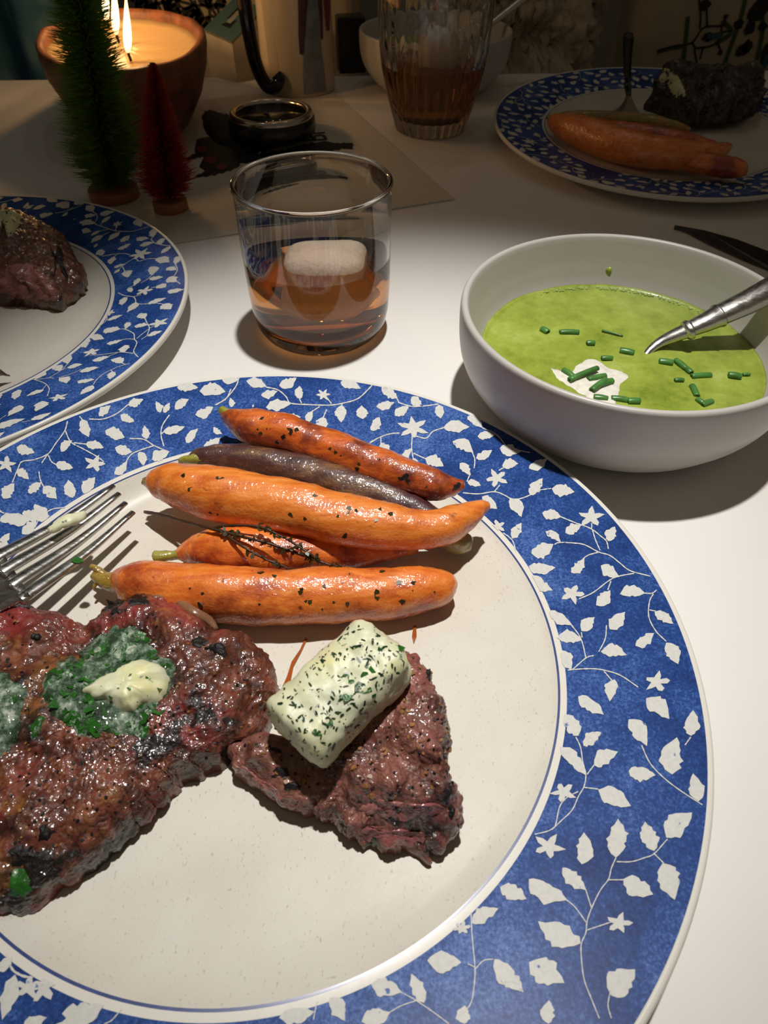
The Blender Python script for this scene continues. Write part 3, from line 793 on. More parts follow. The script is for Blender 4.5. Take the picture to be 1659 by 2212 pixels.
c2, c2t = carrot([(486, 896, 12, .0265), (505, 905, 24, .0265), (535, 918, 37, .0265), (600, 934, 42, .0262), (680, 958, 43, .0258), (760, 988, 44, .025), (840, 1018, 42, .0245), (900, 1038, 38, .024), (950, 1052, 31, .0235), (985, 1052, 20, .0235), (1005, 1046, 10, .0245)],
                 M['carrot_brown'], 'caramelised carrot farthest up the plate, its ends over the blue rim', [[(502, 902, 18, .0265), (488, 892, 12, .0272), (478, 884, 9, .0278)]], 'stemgreen', seed=5., amp=.0011, n=80)
for o_, tr, poly, n_, sd in ((c1, c1t, [(380, 1010), (900, 1110), (980, 1150), (700, 1160), (400, 1100)], 14, 41), (c2, c2t, [(520, 890), (900, 1020), (980, 1060), (800, 1040), (560, 950)], 18, 42), (c4, c4t, [(320, 1230), (960, 1235), (960, 1310), (400, 1320)], 24, 43)):
    scatter('thyme_leaves', tr, rand_casts(tr, poly, n_, sd), .0004, .0011, M['thymeleaf'], o_, sd, 1.9, .4, .2, label='dark roasted thyme leaves')
mb = MB(); rn = random.Random(9)
for x, y, s in ((745, 1158, .0009), (875, 1030, .0011), (866, 1034, .0009), (882, 1040, .0009), (985, 1052, .0012), (990, 1046, .0009), (610, 945, .0010), (600, 955, .0009), (628, 930, .0008)):
    tr = c1t if y > 1100 else c2t; p, n = cast(tr, x, y)
    if p: flake(mb, p, n, s, rn, .4, .1, 1.5, 8)
o = mb.build('charred_thyme', M['pepper'], c2, smooth=False); o['kind'] = 'stuff'

# thyme sprig across the short carrot
ty = thing('thyme_sprig', 'brown roasted thyme sprig lying across the short carrot', 'herb', at(460, 1142, .02))


def twig(pts, r0, r1, name='twig'):
    Q = smooth_path([tuple(at(*p)) for p in pts], 30); v, f = tube_vf(Q, np.linspace(r0, r1, 30), 7); o = obj(name, v, f, M['thyme'], ty); displace(o, 900, .0004, 2, 3); return Q


T1 = twig([(313, 1106, .013), (345, 1111, .017), (400, 1126, .022), (455, 1142, .026), (520, 1158, .027), (600, 1180, .0265), (660, 1202, .025), (728, 1226, .024)], .0007, .0004)
T2 = twig([(455, 1142, .026), (500, 1135, .028), (560, 1138, .029), (610, 1160, .028), (660, 1190, .027), (690, 1212, .025)], .0005, .0003)
T3 = twig([(478, 1148, .026), (520, 1178, .026), (570, 1206, .025), (610, 1222, .024), (625, 1232, .023)], .00055, .0003)
rn = random.Random(5)
mb = MB()
for Q, a, b, k in ((T1, 14, 29, 40), (T2, 12, 29, 34), (T3, 10, 29, 12)):
    for _ in range(k):
        p = Vector(Q[rn.randint(a, b)]) + Vector((rn.uniform(-1, 1), rn.uniform(-1, 1), rn.uniform(-.4, .6))) * .0012
        flake(mb, p, (rn.uniform(-1, 1), rn.uniform(-1, 1), 1), rn.uniform(.0004, .0008), rn, .25, 0, 2.2)
o = mb.build('leaves', M['thymeleaf'], ty, smooth=False); o['kind'] = 'stuff'

# pan juice streaks on the plate
o = None
for poly, lab in (([(660, 1378), (664, 1380), (650, 1410), (634, 1440), (628, 1470), (616, 1486), (610, 1484), (620, 1462), (630, 1430), (648, 1404)], 'thin orange streak of juice between the two steaks'),
                  ([(893, 1352), (899, 1352), (900, 1375), (894, 1390), (890, 1374)], 'faint orange drip of juice right of the butter log')):
    vs = [at(x, y, ZW + .0004) for x, y in poly]; vs += [q + Vector((0, 0, .0003)) for q in vs]; k = len(poly)
    o = obj('sauce_streak', vs, [tuple(range(k)), tuple(range(k, 2 * k))[::-1]] + [(i, k + i, k + (i + 1) % k, (i + 1) % k) for i in range(k)], M['sauce'], smooth=False); tag(o, lab, 'sauce')


# ------------------------------------------------------------------ cutlery
def fork(tips, roots, neck, tail, label, zt, zr, zn, ztail, half=10., hw=.0042):
    r = thing('fork', label, 'fork', at(*neck, zn))
    N_ = Vector(at(*neck, zn))
    rt = [at(*q, zr) for q in roots]; tp = [at(*q, zt) for q in tips]
    for a, b in zip(rt, tp):
        d = (b - a); mid = a + d * .5 + Vector((0, 0, -.0016))
        Q = smooth_path([tuple(a - d * .08), tuple(a), tuple(mid), tuple(b)], 18)
        w = [half * mpp(a) * (1 - .55 * max(0, (i / 17 - .30) / .70) ** 1.2) for i in range(18)]
        v, f = tube_vf(Q, w, 10, .55, shape=3); obj('tine', v, f, M['steel'], r)
    # head plate: from the roots back to the neck
    e = (rt[-1] - rt[0]); e.normalize(); wd = (rt[-1] - rt[0]).length / 2 + half * mpp(rt[0]); c = (rt[0] + rt[-1]) / 2
    back = N_; secs = []
    for i in range(13):
        u = i / 12; p = c.lerp(back, u) + Vector((0, 0, -.003 * math.sin(PI * u * .8))); W = wd * (1 - u) ** .8 + hw * (1 - (1 - u) ** .8) if u < 1 else hw
        secs.append((p, W))
    v = []; f = []
    for p, W in secs:
        for k in range(7):
            s = (k / 6 - .5) * 2; v.append(p + e * (W * s) + Vector((0, 0, .0022 * s * s * W / wd)))
        for k in range(6, -1, -1):
            s = (k / 6 - .5) * 2; v.append(p + e * (W * s) + Vector((0, 0, .0022 * s * s * W / wd - .0014)))
    for i in range(12):
        for k in range(14): f.append((i * 14 + k, i * 14 + (k + 1) % 14, (i + 1) * 14 + (k + 1) % 14, (i + 1) * 14 + k))
    f.append(tuple(range(14))); f.append(tuple(12 * 14 + k for k in range(14))[::-1])
    obj('head', v, f, M['steel'], r)
    t = Vector(at(*tail, ztail)) if len(tail) == 2 else Vector(tail)
    Q = smooth_path([tuple(N_ + (c - N_) * .08), tuple(N_), tuple(N_.lerp(t, .35) + Vector((0, 0, .001))), tuple(N_.lerp(t, .7)), tuple(t)], 26)
    w = [hw * (1 + .9 * (i / 25) ** 2) * (1 if i < 24 else .7) for i in range(26)]
    v, f = tube_vf(Q, w, 14, .38, shape=2.5); obj('handle', v, f, M['steel'], r)
    return r


fk = fork([(246, 1049), (258, 1066), (272, 1086), (288, 1106)], [(8, 1196), (22, 1224), (42, 1252), (62, 1282)], (-110, 1310), (-.235, .075, .0335), 'steel dinner fork at the left frame edge, buttery tines over the front plate', .021, .026, .028, .03, half=16)
mb = MB(); p = at(135, 1130, .0275)
Q = smooth_path([tuple(at(105, 1148, .0275)), tuple(at(135, 1130, .028)), tuple(at(165, 1118, .0275)), tuple(at(182, 1110, .0265))], 16)
v, f = tube_vf(Q, [.0008 + .0016 * math.sin(PI * (i + .5) / 16) ** .6 for i in range(16)], 14, .7); mb.add(v, f)
o = mb.build('butter_smear', M['butter']); displace(o, 500, .001, 3, 2); tag(o, 'smear of herb butter stuck between the upper fork tines', 'butter')
mb = MB(); flake(mb, at(168, 1215, .0262), (0, 0, 1), .0016, random.Random(2), .3, .5, 1.3, 8); o = mb.build('parsley_leaf', M['parsley'], smooth=False); tag(o, 'green parsley scrap stuck on the lowest fork tine', 'herb')
rn = random.Random(12)
for k, (x, y) in enumerate(((192, 1188), (200, 1180), (140, 1235), (110, 1258))):
    pass

# ------------------------------------------------------------------ soup bowl
BX, BY = .1038, .2574
prof_o = [(.0001, .0025), (.036, .0025), (.0375, .0), (.0440, .0), (.0490, .0010), (.0548, .0046), (.0592, .0086), (.0624, .0125), (.0668, .0185), (.0697, .0250), (.0711, .0320), (.0717, .0400), (.0717, .0455), (.0712, .0472), (.0700, .0477), (.0688, .0471), (.0681, .0455)]
prof_i = [(.0668, .041), (.0645, .0335), (.0608, .0248), (.0530, .0155), (.042, .0095), (.02, .0060), (.0001, .0060)]


def bowl(cx, cy, label, group):
    P = np.array(smooth_path(prof_o, 70).tolist() + smooth_path([prof_o[-1]] + prof_i, 36).tolist()[1:])
    v, f = lathe_vf(P.tolist(), 120, cx, cy); cap(f, 120, len(P), 0, True); cap(f, 120, len(P), len(P) - 1)
    o = obj('soup_bowl', v, f, M['bowl']); tag(o, label, 'bowl', group); return o


bowl(BX, BY, 'cream stoneware bowl of bright green soup, brightly lit at right', 'cream soup bowls')
ZS = .0250
n = 110; rs = .0607


def soup(cx, cy, label, amp, zs):
    v = [(cx, cy, zs)]; f = []; K = 60
    for j in range(1, K + 1):
        r = rs * (j / K)
        for k in range(n):
            a = 2 * PI * k / n; v.append((cx + r * math.cos(a), cy + r * math.sin(a), zs + (.0006 if j >= K - 1 else 0) * (j - K + 2)))
    for k in range(n): f.append((0, 1 + k, 1 + (k + 1) % n))
    for j in range(K - 1):
        for k in range(n): f.append((1 + j * n + k, 1 + (j + 1) * n + k, 1 + (j + 1) * n + (k + 1) % n, 1 + j * n + (k + 1) % n))
    # underside follows the bowl
    base = len(v); pr = [(.0560, .0198), (.0480, .0135), (.034, .0090), (.015, .0070)]
    for r, z in pr:
        for k in range(n): a = 2 * PI * k / n; v.append((cx + r * math.cos(a), cy + r * math.sin(a), z))
    last = 1 + (K - 1) * n
    for j in range(len(pr)):
        s0 = last if j == 0 else base + (j - 1) * n; s1 = base + j * n
        for k in range(n): f.append((s0 + k, s1 + k, s1 + (k + 1) % n, s0 + (k + 1) % n))
    f.append(tuple(base + (len(pr) - 1) * n + k for k in range(n))[::-1])
    o = obj('green_soup', v, f, M['soup']); displace(o, 60, amp, 4, 3); tag(o, label, 'soup'); return o


sp_ = soup(BX, BY, 'smooth bright green soup filling the lit bowl at right', .0006, ZS)
spt = bvh(sp_)
o = conform('sour_cream', spt, [(1180, 792), (1200, 800), (1228, 802), (1250, 782), (1280, 770), (1315, 790), (1345, 800), (1362, 812), (1345, 838), (1338, 870), (1318, 890), (1285, 880), (1262, 858), (1230, 840), (1200, 818)], .0006, M['cream'], None, rings=10, N=80, amp=.0004, seed=6, scale=200, fbk=ZS)
tag(o, 'white sour cream dollop floating in the green soup', 'cream')
CH = "500 595 530 612 32;590 612 688 612 28;808 602 915 632 10;730 668 768 668 28;900 705 970 720 34;805 745 860 745 26;1100 760 1170 770 34;1185 755 1240 800 30;1235 795 1265 820 28;1265 838 1365 832 30;1180 857 1225 857 22;1455 830 1520 840 34;1530 828 1565 828 16;1270 885 1295 940 28;1295 955 1330 980 28;1320 985 1370 965 30;610 805 660 840 30;640 855 785 795 28;735 855 825 835 30;755 910 830 855 32;800 880 860 860 32;765 945 835 955 34;855 950 940 960 32;940 965 1000 965 34"
for k, s in enumerate(CH.split(';')):
    a = list(map(float, s.split())); x0, y0, x1, y1 = 960 + a[0] * .4214, 460 + a[1] * .4214, 960 + a[2] * .4214, 460 + a[3] * .4214
    lift = .0012 if k in (17, 19, 20) else .0004
    p, q = at(x0, y0, ZS + lift), at(x1, y1, ZS + lift * (1.6 if k in (17, 19) else 1)); r = a[4] * .4214 * .5 * mpp(p) * 1.15; d = (q - p); L = d.length
    if L < r * 1.4: q = p + d.normalized() * r * 1.5
    N_ = 10; Q = [p.lerp(q, i / (N_ - 1)) + Vector((0, 0, .0003 * math.sin(PI * i / (N_ - 1)))) for i in range(N_)]
    v, f = tube_vf(Q, [r] * N_, 12, .8); f = f[:-2]; v = list(v); w, g = tube_vf(Q, [r * .62] * N_, 12, .7); g = [tuple(i + len(v) for i in x[::-1]) for x in g[:-2]]; nn = len(v); v += list(w)
    for i in (0, N_ - 1):
        for kk in range(12):
            a1, a2 = i * 12 + kk, i * 12 + (kk + 1) % 12; q4 = (a1, nn + a1, nn + a2, a2); f.append(q4 if i == 0 else q4[::-1])
    mid_plug = [(nn + 4 * 12 + kk) for kk in range(12)]
    o = obj('chive_piece', v, f + g + [tuple(mid_plug)], M['chive'])
    where = {0: 'round cut chive farthest left in the lit soup', 1: 'chive piece far left, lying sideways, second from the left wall', 2: 'thin dark chive sliver nearest the back of the soup', 3: 'small chive tip between the back sliver and the cream', 4: 'pale chive ring beside the spoon neck', 5: 'short chive just left of the spoon tip, above the cream',
             6: 'chive piece right below the spoon tip', 7: 'upper of two chives in a bent line right of the spoon tip', 8: 'lower short chive in the bent line right of the spoon tip', 9: 'long chive lying sideways in the right half of the soup', 10: 'tiny chive left of the long sideways one', 11: 'rightmost large chive piece in the soup', 12: 'tiny dark chive nearest the right frame edge',
             13: 'upright chive near the front right of the soup', 14: 'left of two touching chives by the front right rim', 15: 'right of two touching chives by the front right rim', 16: 'topmost left chive on the white cream', 17: 'longest chive, lying diagonally on the white cream', 18: 'middle chive on the cream, partly under its neighbours', 19: 'thick chive crossing the others on the cream', 20: 'short chive at the right edge of the cream pile',
             21: 'chive at the cream\'s front edge, nearest the bowl rim', 22: 'chive by the front rim, just right of the cream', 23: 'blunt chive end by the front rim, rightmost of that row'}[k]
    tag(o, where, 'chive', 'cut chives floating on the soup')
rn = random.Random(17); fm = MB()
for _ in range(150):
    a = math.radians(rn.triangular(30, 130, 78)); r = rs - rn.uniform(.0006, .0032); R_ = rn.uniform(.00025, .00075); c = Vector((BX + r * math.cos(a), BY + r * math.sin(a), ZS + .0002))
    v = []; f = []
    for i in range(4):
        for k in range(8): p_ = i / 4 * PI / 2; v.append(c + Vector((math.cos(p_) * math.cos(k * PI / 4), math.cos(p_) * math.sin(k * PI / 4), math.sin(p_))) * R_)
    for i in range(3):
        for k in range(8): f.append((i * 8 + k, i * 8 + (k + 1) % 8, (i + 1) * 8 + (k + 1) % 8, (i + 1) * 8 + k))
    f.append(tuple(24 + k for k in range(8))); fm.add(v, f)
t = NT('soup_foam'); t.set(Base_Color=S(170, 190, 110), Roughness=.08, Coat_Weight=1.)
o = fm.build('foam', t.m, sp_); o['kind'] = 'stuff'
# splash on the inner wall
mb = MB(); hx = at(1316, 590, .0320)
d = Vector((hx.x - BX, hx.y - BY, 0)).normalized(); p = Vector((BX, BY, .0320)) + d * .0637
for k in range(1): flake(mb, p, -d, .0019, random.Random(4), .25, .0, 1.0, 14)
o = mb.build('soup_splash', M['soup']); tag(o, 'single green drop of soup on the bowl\'s inner back wall', 'soup')

# spoon standing in the soup
spn = thing('soup_spoon', 'steel spoon with a collared handle leaning out of the lit soup', 'spoon', at(1395, 768, ZS))
rows = [(1392, 770, .0238, 7), (1405, 755, .0256, 9), (1425, 740, .0275, 12), (1452, 727, .0299, 16), (1484, 714, .0326, 19)]
Q = smooth_path([tuple(at(a, b, z)) + (w * mpp(at(a, b, z)),) for a, b, z, w in rows], 24); v, f = tube_vf(Q[:, :3], Q[:, 3], 20, .8); obj('neck', v, f, M['steel'], spn)
rows = [(1478, 717, .0320, 19), (1482, 715, .0324, 24), (1490, 711, .0331, 25), (1494, 709, .0335, 20), (1520, 698, .0356, 23), (1545, 686, .0377, 26), (1552, 682, .0383, 30), (1560, 678, .0390, 27), (1610, 655, .0438, 30), (1659, 630, .0490, 33), (1740, 590, .0580, 38), (1850, 540, .0690, 42), (1960, 492, .0790, 38), (1990, 480, .0815, 20)]
Q = [tuple(at(a, b, z)) + (w * mpp(at(a, b, z)),) for a, b, z, w in rows]; Q = np.array(Q); v, f = tube_vf(Q[:, :3], Q[:, 3], 28, .8); o = obj('handle', v, f, M['steel'], spn); bev(o, .0002)
p = at(1392, 770, .0238); dr = (p - at(1425, 740, .0275)); dr.z = 0; dr.normalize(); v = []; f = []
for i in range(15):
    for k in range(16):
        a = 2 * PI * k / 16; s = i / 14; r = math.sin(PI * (s * .9 + .08)) ** .7 * .012
        c = p + dr * (.028 * s); side = Vector((-dr.y, dr.x, 0)); v.append(c + side * (r * math.cos(a)) + Vector((0, 0, -.006 * math.sin(PI * s) - .002 - .002 * (1 - math.cos(a) ** 2) * (1 if math.sin(a) < 0 else .2))))
for i in range(14):
    for k in range(16): f.append((i * 16 + k, i * 16 + (k + 1) % 16, (i + 1) * 16 + (k + 1) % 16, (i + 1) * 16 + k))
obj('spoon_bowl', v, f, M['steel'], spn)

# knife behind the bowl
kn = thing('table_knife', 'dark table knife lying on the table behind the soup bowl', 'knife', at(1659, 540, 0))
prof = [(1458, 486), (1520, 497), (1590, 516), (1659, 542), (1740, 575), (1740, 618), (1700, 600), (1659, 580), (1600, 556), (1530, 524), (1485, 500)]
tp = [at(x, y, .0036 if i < 5 else .0016) for i, (x, y) in enumerate(prof)]; bt_ = [Vector((q.x, q.y, .0006)) for q in tp]; k = len(prof)
obj('blade', tp + bt_, [tuple(range(k)), tuple(range(k, 2 * k))[::-1]] + [(i, k + i, k + (i + 1) % k, (i + 1) % k) for i in range(k)], M['dark_steel'], kn, smooth=False)
a, b = at(1735, 594, .006), at(2150, 790, .006); Q = [a.lerp(b, i / 15) for i in range(16)]
v, f = tube_vf(Q, [.005 + .004 * math.sin(PI * (i + 2) / 19) for i in range(16)], 16, .6); obj('handle', v, f, M['dark_steel'], kn)


# ------------------------------------------------------------------ tumbler in front with ice
def tumbler(cx, cy, prof_out, prof_in, label, name='tumbler', ridges=0):
    P = prof_out + prof_in[::-1]
    v, f = lathe_vf(P, 144, cx, cy)
    if ridges:
        for i, q in enumerate(v):
            z = q[2]; dx, dy = q[0] - cx, q[1] - cy; j = i % len(P)
            if j < len(prof_out) and z < .075:
                a = math.atan2(dy, dx); w = min(1, (.075 - z) / .03); k = 1 + .03 * w * math.cos(a * ridges); v[i] = (cx + dx * k, cy + dy * k, z)
    cap(f, 144, len(P), 0, True); cap(f, 144, len(P), len(P) - 1)
    o = obj(name, v, f, M['glass']); tag(o, label, 'glass'); return o


GX, GY, GH = -.0335, .3205, .0752
po = [(.0001, .0006), (.020, .0004), (.0265, .0), (.0295, .0006), (.0322, .0030), (.0342, .0075), (.0353, .014), (.0359, .025), (.0363, .05), (.0365, GH - .0030), (.0370, GH - .0016), (.0370, GH - .0006), (.0364, GH)]
pi_ = [(.0001, .0072), (.022, .0074), (.029, .0086), (.0322, .0120), (.0338, .018), (.0345, .028), (.0350, .05), (.0352, GH - .0028), (.0349, GH - .0015), (.0350, GH - .0005), (.0356, GH - .0001)]
tumbler(GX, GY, po, pi_, 'short straight sided glass of amber drink in the centre, behind the front plate')
ZL = .0412
pl_ = [(.0001, .0068), (.022, .0070), (.0292, .0082), (.0324, .0118), (.0340, .018), (.0347, .028), (.0349, ZL), (.0340, ZL - .0003), (.0001, ZL - .0003)]
v, f = lathe_vf(pl_, 144, GX, GY); cap(f, 144, len(pl_), 0, True); cap(f, 144, len(pl_), len(pl_) - 1)
o = obj('amber_drink', v, f, M['whiskey']); tag(o, 'amber drink filling half of the centre glass', 'drink')


def ice(cx, cy, cz, rx, rz, label, seed, name='ice_block'):
    v = []; f = []; A_, B_ = 48, 30
    for i in range(B_ + 1):
        ph = PI * i / B_
        for k in range(A_):
            a = 2 * PI * k / A_; d = np.array([math.sin(ph) * math.cos(a), math.sin(ph) * math.sin(a), math.cos(ph)]); q = (abs(d[0]) ** 3.4 + abs(d[1]) ** 3.4 + abs(d[2]) ** 3.4) ** (-1 / 3.4); d = d * q
            v.append((cx + d[0] * rx, cy + d[1] * rx, cz + d[2] * rz))
    for i in range(B_):
        for k in range(A_): f.append((i * A_ + k, (i + 1) * A_ + k, (i + 1) * A_ + (k + 1) % A_, i * A_ + (k + 1) % A_))
    o = obj(name, v, f, M['ice']); displace(o, 60, .0012, 3, seed); tag(o, label, 'ice'); return o


ice(GX + .004, GY - .003, .0322, .0205, .0165, 'big clouded ice block floating in the centre glass', 4)

# ------------------------------------------------------------------ left plate: steak, butter, stalk
O = [at(*q) for q in ((75, 470, .026), (110, 490, .024), (145, 530, .022), (172, 565, .018), (186, 600, .012), (175, 635, .010), (150, 652, .010), (130, 668, .010), (95, 660, .010), (40, 655, .010), (-20, 650, .010), (-120, 640, .010), (-190, 600, .012), (-200, 520, .02), (-120, 460, .026), (0, 440, .028), (45, 450, .028))]
ctrl = [(at(x, y, .03), h) for x, y, h in ((20, 490, .026), (80, 500, .022), (120, 540, .019), (160, 590, .012), (130, 640, .008), (60, 620, .010), (30, 560, .02), (-50, 520, .026), (-100, 600, .014))]
s2 = slab('steak', O, ZP, idw(ctrl, 3), M['steak_dark'], N=280, M_=90, p=4.5, amp=.003, seed=15, jag=.002)
tag(s2, 'brown steak cut open to pink on the left plate, round butter on top', 'steak')
s2t = bvh(s2)
o = conform('rare_centre', s2t, [(0, 590), (30, 570), (65, 568), (90, 590), (110, 610), (128, 632), (115, 650), (80, 648), (40, 645), (0, 640), (-30, 620)], .0016, M['rare'], s2, rings=10, N=60, amp=.002, seed=8, scale=250); o['label'] = 'pink torn rare meat'
o = conform('charred_seam', s2t, [(95, 480), (125, 520), (145, 580), (138, 640), (120, 620), (118, 560), (100, 510)], .0007, M['pepper'], s2, rings=6, N=50, amp=.0012, seed=8, scale=250)
o = conform('butter_disc', s2t, [(-40, 470), (-20, 440), (10, 432), (38, 445), (46, 470), (36, 500), (10, 514), (-20, 508)], .003, M['butter'], None, rings=10, N=60, amp=.001, seed=8, scale=250)
tag(o, 'round slice of herb butter on the left plate\'s steak', 'butter')
bdt = bvh(o); scatter('herb_flecks', bdt, rand_casts(bdt, [(-30, 450), (40, 450), (30, 505), (-20, 500)], 40, 31), .0003, .0008, M['parsley_dark'], o, 31, 2., .2, .1)
Q = smooth_path([tuple(at(-120, 830, .014)), tuple(at(-60, 815, .016)), tuple(at(-20, 803, .016)), tuple(at(22, 812, .012))], 30)
v, f = tube_vf(Q, [.004 - .0036 * (i / 29) ** 2 for i in range(30)], 16); o = obj('roast_parsnip', v, f, M['purple']); displace(o, 200, .001, 3, 4); tag(o, 'browned pointed vegetable tip low at the left edge of the left plate', 'vegetable')

# ------------------------------------------------------------------ back plate: carrots, steak, fork
cb1, cb1t = carrot([(1188, 262, 8, 0.0195), (1205, 266, 20, 0.0205), (1245, 280, 31, 0.0215), (1300, 300, 34, 0.0215), (1370, 322, 34, 0.0215), (1440, 332, 32, 0.0215), (1505, 335, 26, 0.0215), (1545, 330, 20, 0.0225), (1568, 320, 13, 0.0225), (1576, 316, 6, 0.0225)], M['carrot'], 'front carrot on the dim back plate, stretching from its rim rightwards', [[(1205, 262, 12, 0.0215), (1192, 256, 8, 0.0225), (1182, 252, 4, 0.0225)]], 'stemgreen', seed=21.)
cb2, cb2t = carrot([(1290, 270, 12, 0.0215), (1340, 284, 20, 0.0235), (1400, 294, 22, 0.0235), (1460, 306, 22, 0.0235), (1530, 322, 18, 0.0225), (1560, 330, 10, 0.0215)], M['carrot_brown'], 'second carrot on the dim back plate, behind the front one', seed=22.)
cb3, cb3t = carrot([(1400, 330, 14, 0.0175), (1480, 345, 22, 0.0185), (1550, 358, 22, 0.0185), (1595, 366, 18, 0.0185), (1610, 370, 8, 0.0175)], M['carrot_mid'], 'carrot end poking out at the lower right of the dim back plate', seed=23.)
cb4, cb4t = carrot([(1195, 252, 6, 0.0215), (1250, 252, 12, 0.0225), (1320, 256, 14, 0.0225), (1390, 262, 14, 0.0215), (1450, 272, 12, 0.0205), (1490, 282, 6, 0.0195)], M['stem'], 'yellowish brown roasted vegetable strip behind the carrots on the back plate', seed=24.)
cb4['category'] = 'vegetable'
cc = at(1505, 255, .012)
O = []
for k in range(28):
    a = 2 * PI * k / 28; rx = .043 * (1 + .16 * math.sin(3 * a + 1) + .1 * math.sin(5 * a)); ry = .030 * (1 + .15 * math.sin(2 * a + .5)); O.append((cc.x + .004 + rx * math.cos(a), cc.y + .006 + ry * math.sin(a)))
ctrl = [((cc.x - .02, cc.y + .01), .040), ((cc.x + .004, cc.y + .012), .030), ((cc.x + .02, cc.y + .012), .034), ((cc.x + .045, cc.y + .01), .040), ((cc.x, cc.y - .02), .018), ((cc.x - .04, cc.y), .026)]
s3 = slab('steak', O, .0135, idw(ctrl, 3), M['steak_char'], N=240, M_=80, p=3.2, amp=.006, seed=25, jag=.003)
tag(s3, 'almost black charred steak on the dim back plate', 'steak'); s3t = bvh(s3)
o = conform('melted_butter', s3t, [(1418, 168), (1430, 146), (1452, 148), (1466, 165), (1476, 185), (1482, 204), (1464, 212), (1448, 198), (1442, 182), (1428, 184)], .0022, M['butter'], None, rings=6, N=40, amp=.0003, seed=4, scale=200, fbk=.05, jump=.02)
tag(o, 'pale streak of butter running down the charred steak on the back plate', 'butter')
f3 = thing('fork', 'steel fork resting on the dim back plate, dark handle pointing away', 'fork', at(1360, 240, .02))
Q = smooth_path([tuple(at(1358, 205, .021)), tuple(at(1356, 180, .026)), tuple(at(1355, 140, .040)), tuple(at(1356, 100, .054)), tuple(at(1358, 74, .063))], 26)
v, f = tube_vf(Q, [.0022 + .0030 * (i / 25) ** .7 * (1 if i < 24 else .6) for i in range(26)], 14, .6); obj('handle', v, f, M['dark_steel'], f3)
hd = [at(1358, 205, .021), at(1358, 222, .019), at(1355, 238, .0175), at(1352, 252, .0165)]
Q = smooth_path([tuple(h) for h in hd], 14); v, f = tube_vf(Q, [.0022 + .0085 * min(1, i / 10) ** 1.5 for i in range(14)], 16, .12); obj('head', v, f, M['steel'], f3)
for k in range(4):
    dx = (k - 1.5) * .0048; a = Vector(hd[3]) + Vector((dx, .003, 0)); b = a + Vector((-.003, -.030, -.002)); Q = [a.lerp(b, i / 8) for i in range(9)]
    v, f = tube_vf(Q, [.0012 * (1 - .5 * i / 8) for i in range(9)], 8, .6); obj('tine', v, f, M['steel'], f3)

# ------------------------------------------------------------------ back glass, bowl, jug, boxes
g2 = (.038, .6376)
po = [(.0001, .001), (.026, .0), (.029, .001), (.031, .008), (.036, .025), (.0405, .045), (.0435, .065), (.0447, .085), (.0440, .105), (.0430, .118), (.0424, .1195)]
pi2 = [(.0001, .010), (.022, .011), (.028, .016), (.0335, .030), (.0385, .048), (.0418, .066), (.0430, .085), (.0424, .105), (.0416, .119)]
tumbler(g2[0], g2[1], po, pi2, 'tall belled glass with fluted base, dim, in front of the back bowl', ridges=28)
pl2 = [(.0001, .0096), (.022, .0106), (.0282, .0158), (.0337, .030), (.0386, .048), (.0387, .0485), (.0001, .0485)]
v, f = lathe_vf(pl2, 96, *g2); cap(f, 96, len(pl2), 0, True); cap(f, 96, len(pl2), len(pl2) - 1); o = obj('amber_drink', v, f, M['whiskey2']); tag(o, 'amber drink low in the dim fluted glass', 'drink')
ice(g2[0] + .006, g2[1], .050, .019, .017, 'pale ice block in the dim fluted glass', 8)
bowl(.046, .762, 'cream bowl with dark green soup behind the fluted glass', 'cream soup bowls')
soup(.046, .762, 'green soup in the dim bowl at the back', .0006, .0250)
o = thing('soup_spoon', 'spoon in the dim back bowl, its handle pointing up right', 'spoon', (.06, .76, .030))
Q = smooth_path([(.050, .740, .026), (.072, .752, .037), (.098, .768, .050), (.140, .795, .072)], 24); v, f = tube_vf(Q, [.0018 + .003 * (i / 23) for i in range(24)], 12, .7); obj('handle', v, f, M['steel'], o)
Q = smooth_path([(.052, .741, .0272), (.046, .737, .025), (.034, .730, .023), (.028, .727, .024)], 14); v, f = tube_vf(Q, [.002 + .009 * math.sin(PI * i / 14) for i in range(14)], 16, .25); obj('spoon_bowl', v, f, M['steel'], o)

JX, JY = -.084, .752
jug = thing('jug', 'cream jug with a glossy black handle and a painted figure', 'jug', (JX, JY, 0))
jp = [(.0001, .0), (.033, .0), (.0345, .002), (.0343, .03), (.0338, .08), (.0345, .12), (.037, .145), (.038, .150), (.036, .1505), (.0325, .12), (.0318, .03), (.030, .005), (.0001, .005)]
v, f = lathe_vf(jp, 72, JX, JY); cap(f, 72, len(jp), 0, True); cap(f, 72, len(jp), len(jp) - 1); obj('jug_body', v, f, simple('cream_glaze', S(205, 190, 165), .25, var=.06, scale=40), jug)
Q = smooth_path([(JX - .020, JY - .026, .118), (JX - .030, JY - .036, .121), (JX - .036, JY - .043, .100), (JX - .036, JY - .045, .065), (JX - .033, JY - .044, .032), (JX - .026, JY - .042, .0140), (JX - .018, JY - .040, .0120), (JX - .014, JY - .038, .017), (JX - .0165, JY - .037, .021)], 50)
v, f = tube_vf(Q, [.0076 - .0024 * (i / 49) for i in range(50)], 20, up=(1, -1, 0), flat=.8); obj('handle', v, f, simple('black_gloss_glaze', (.006, .006, .009), .08, var=.2), jug)


def on_jug(name, pts, mat, dr=.0004):
    v = []
    for a, z in pts:
        r = .0344 + dr; v.append((JX + r * math.cos(math.radians(a)), JY + r * math.sin(math.radians(a)), z))
    o = obj(name, v, [tuple(range(len(v)))], mat, jug, smooth=False); return o


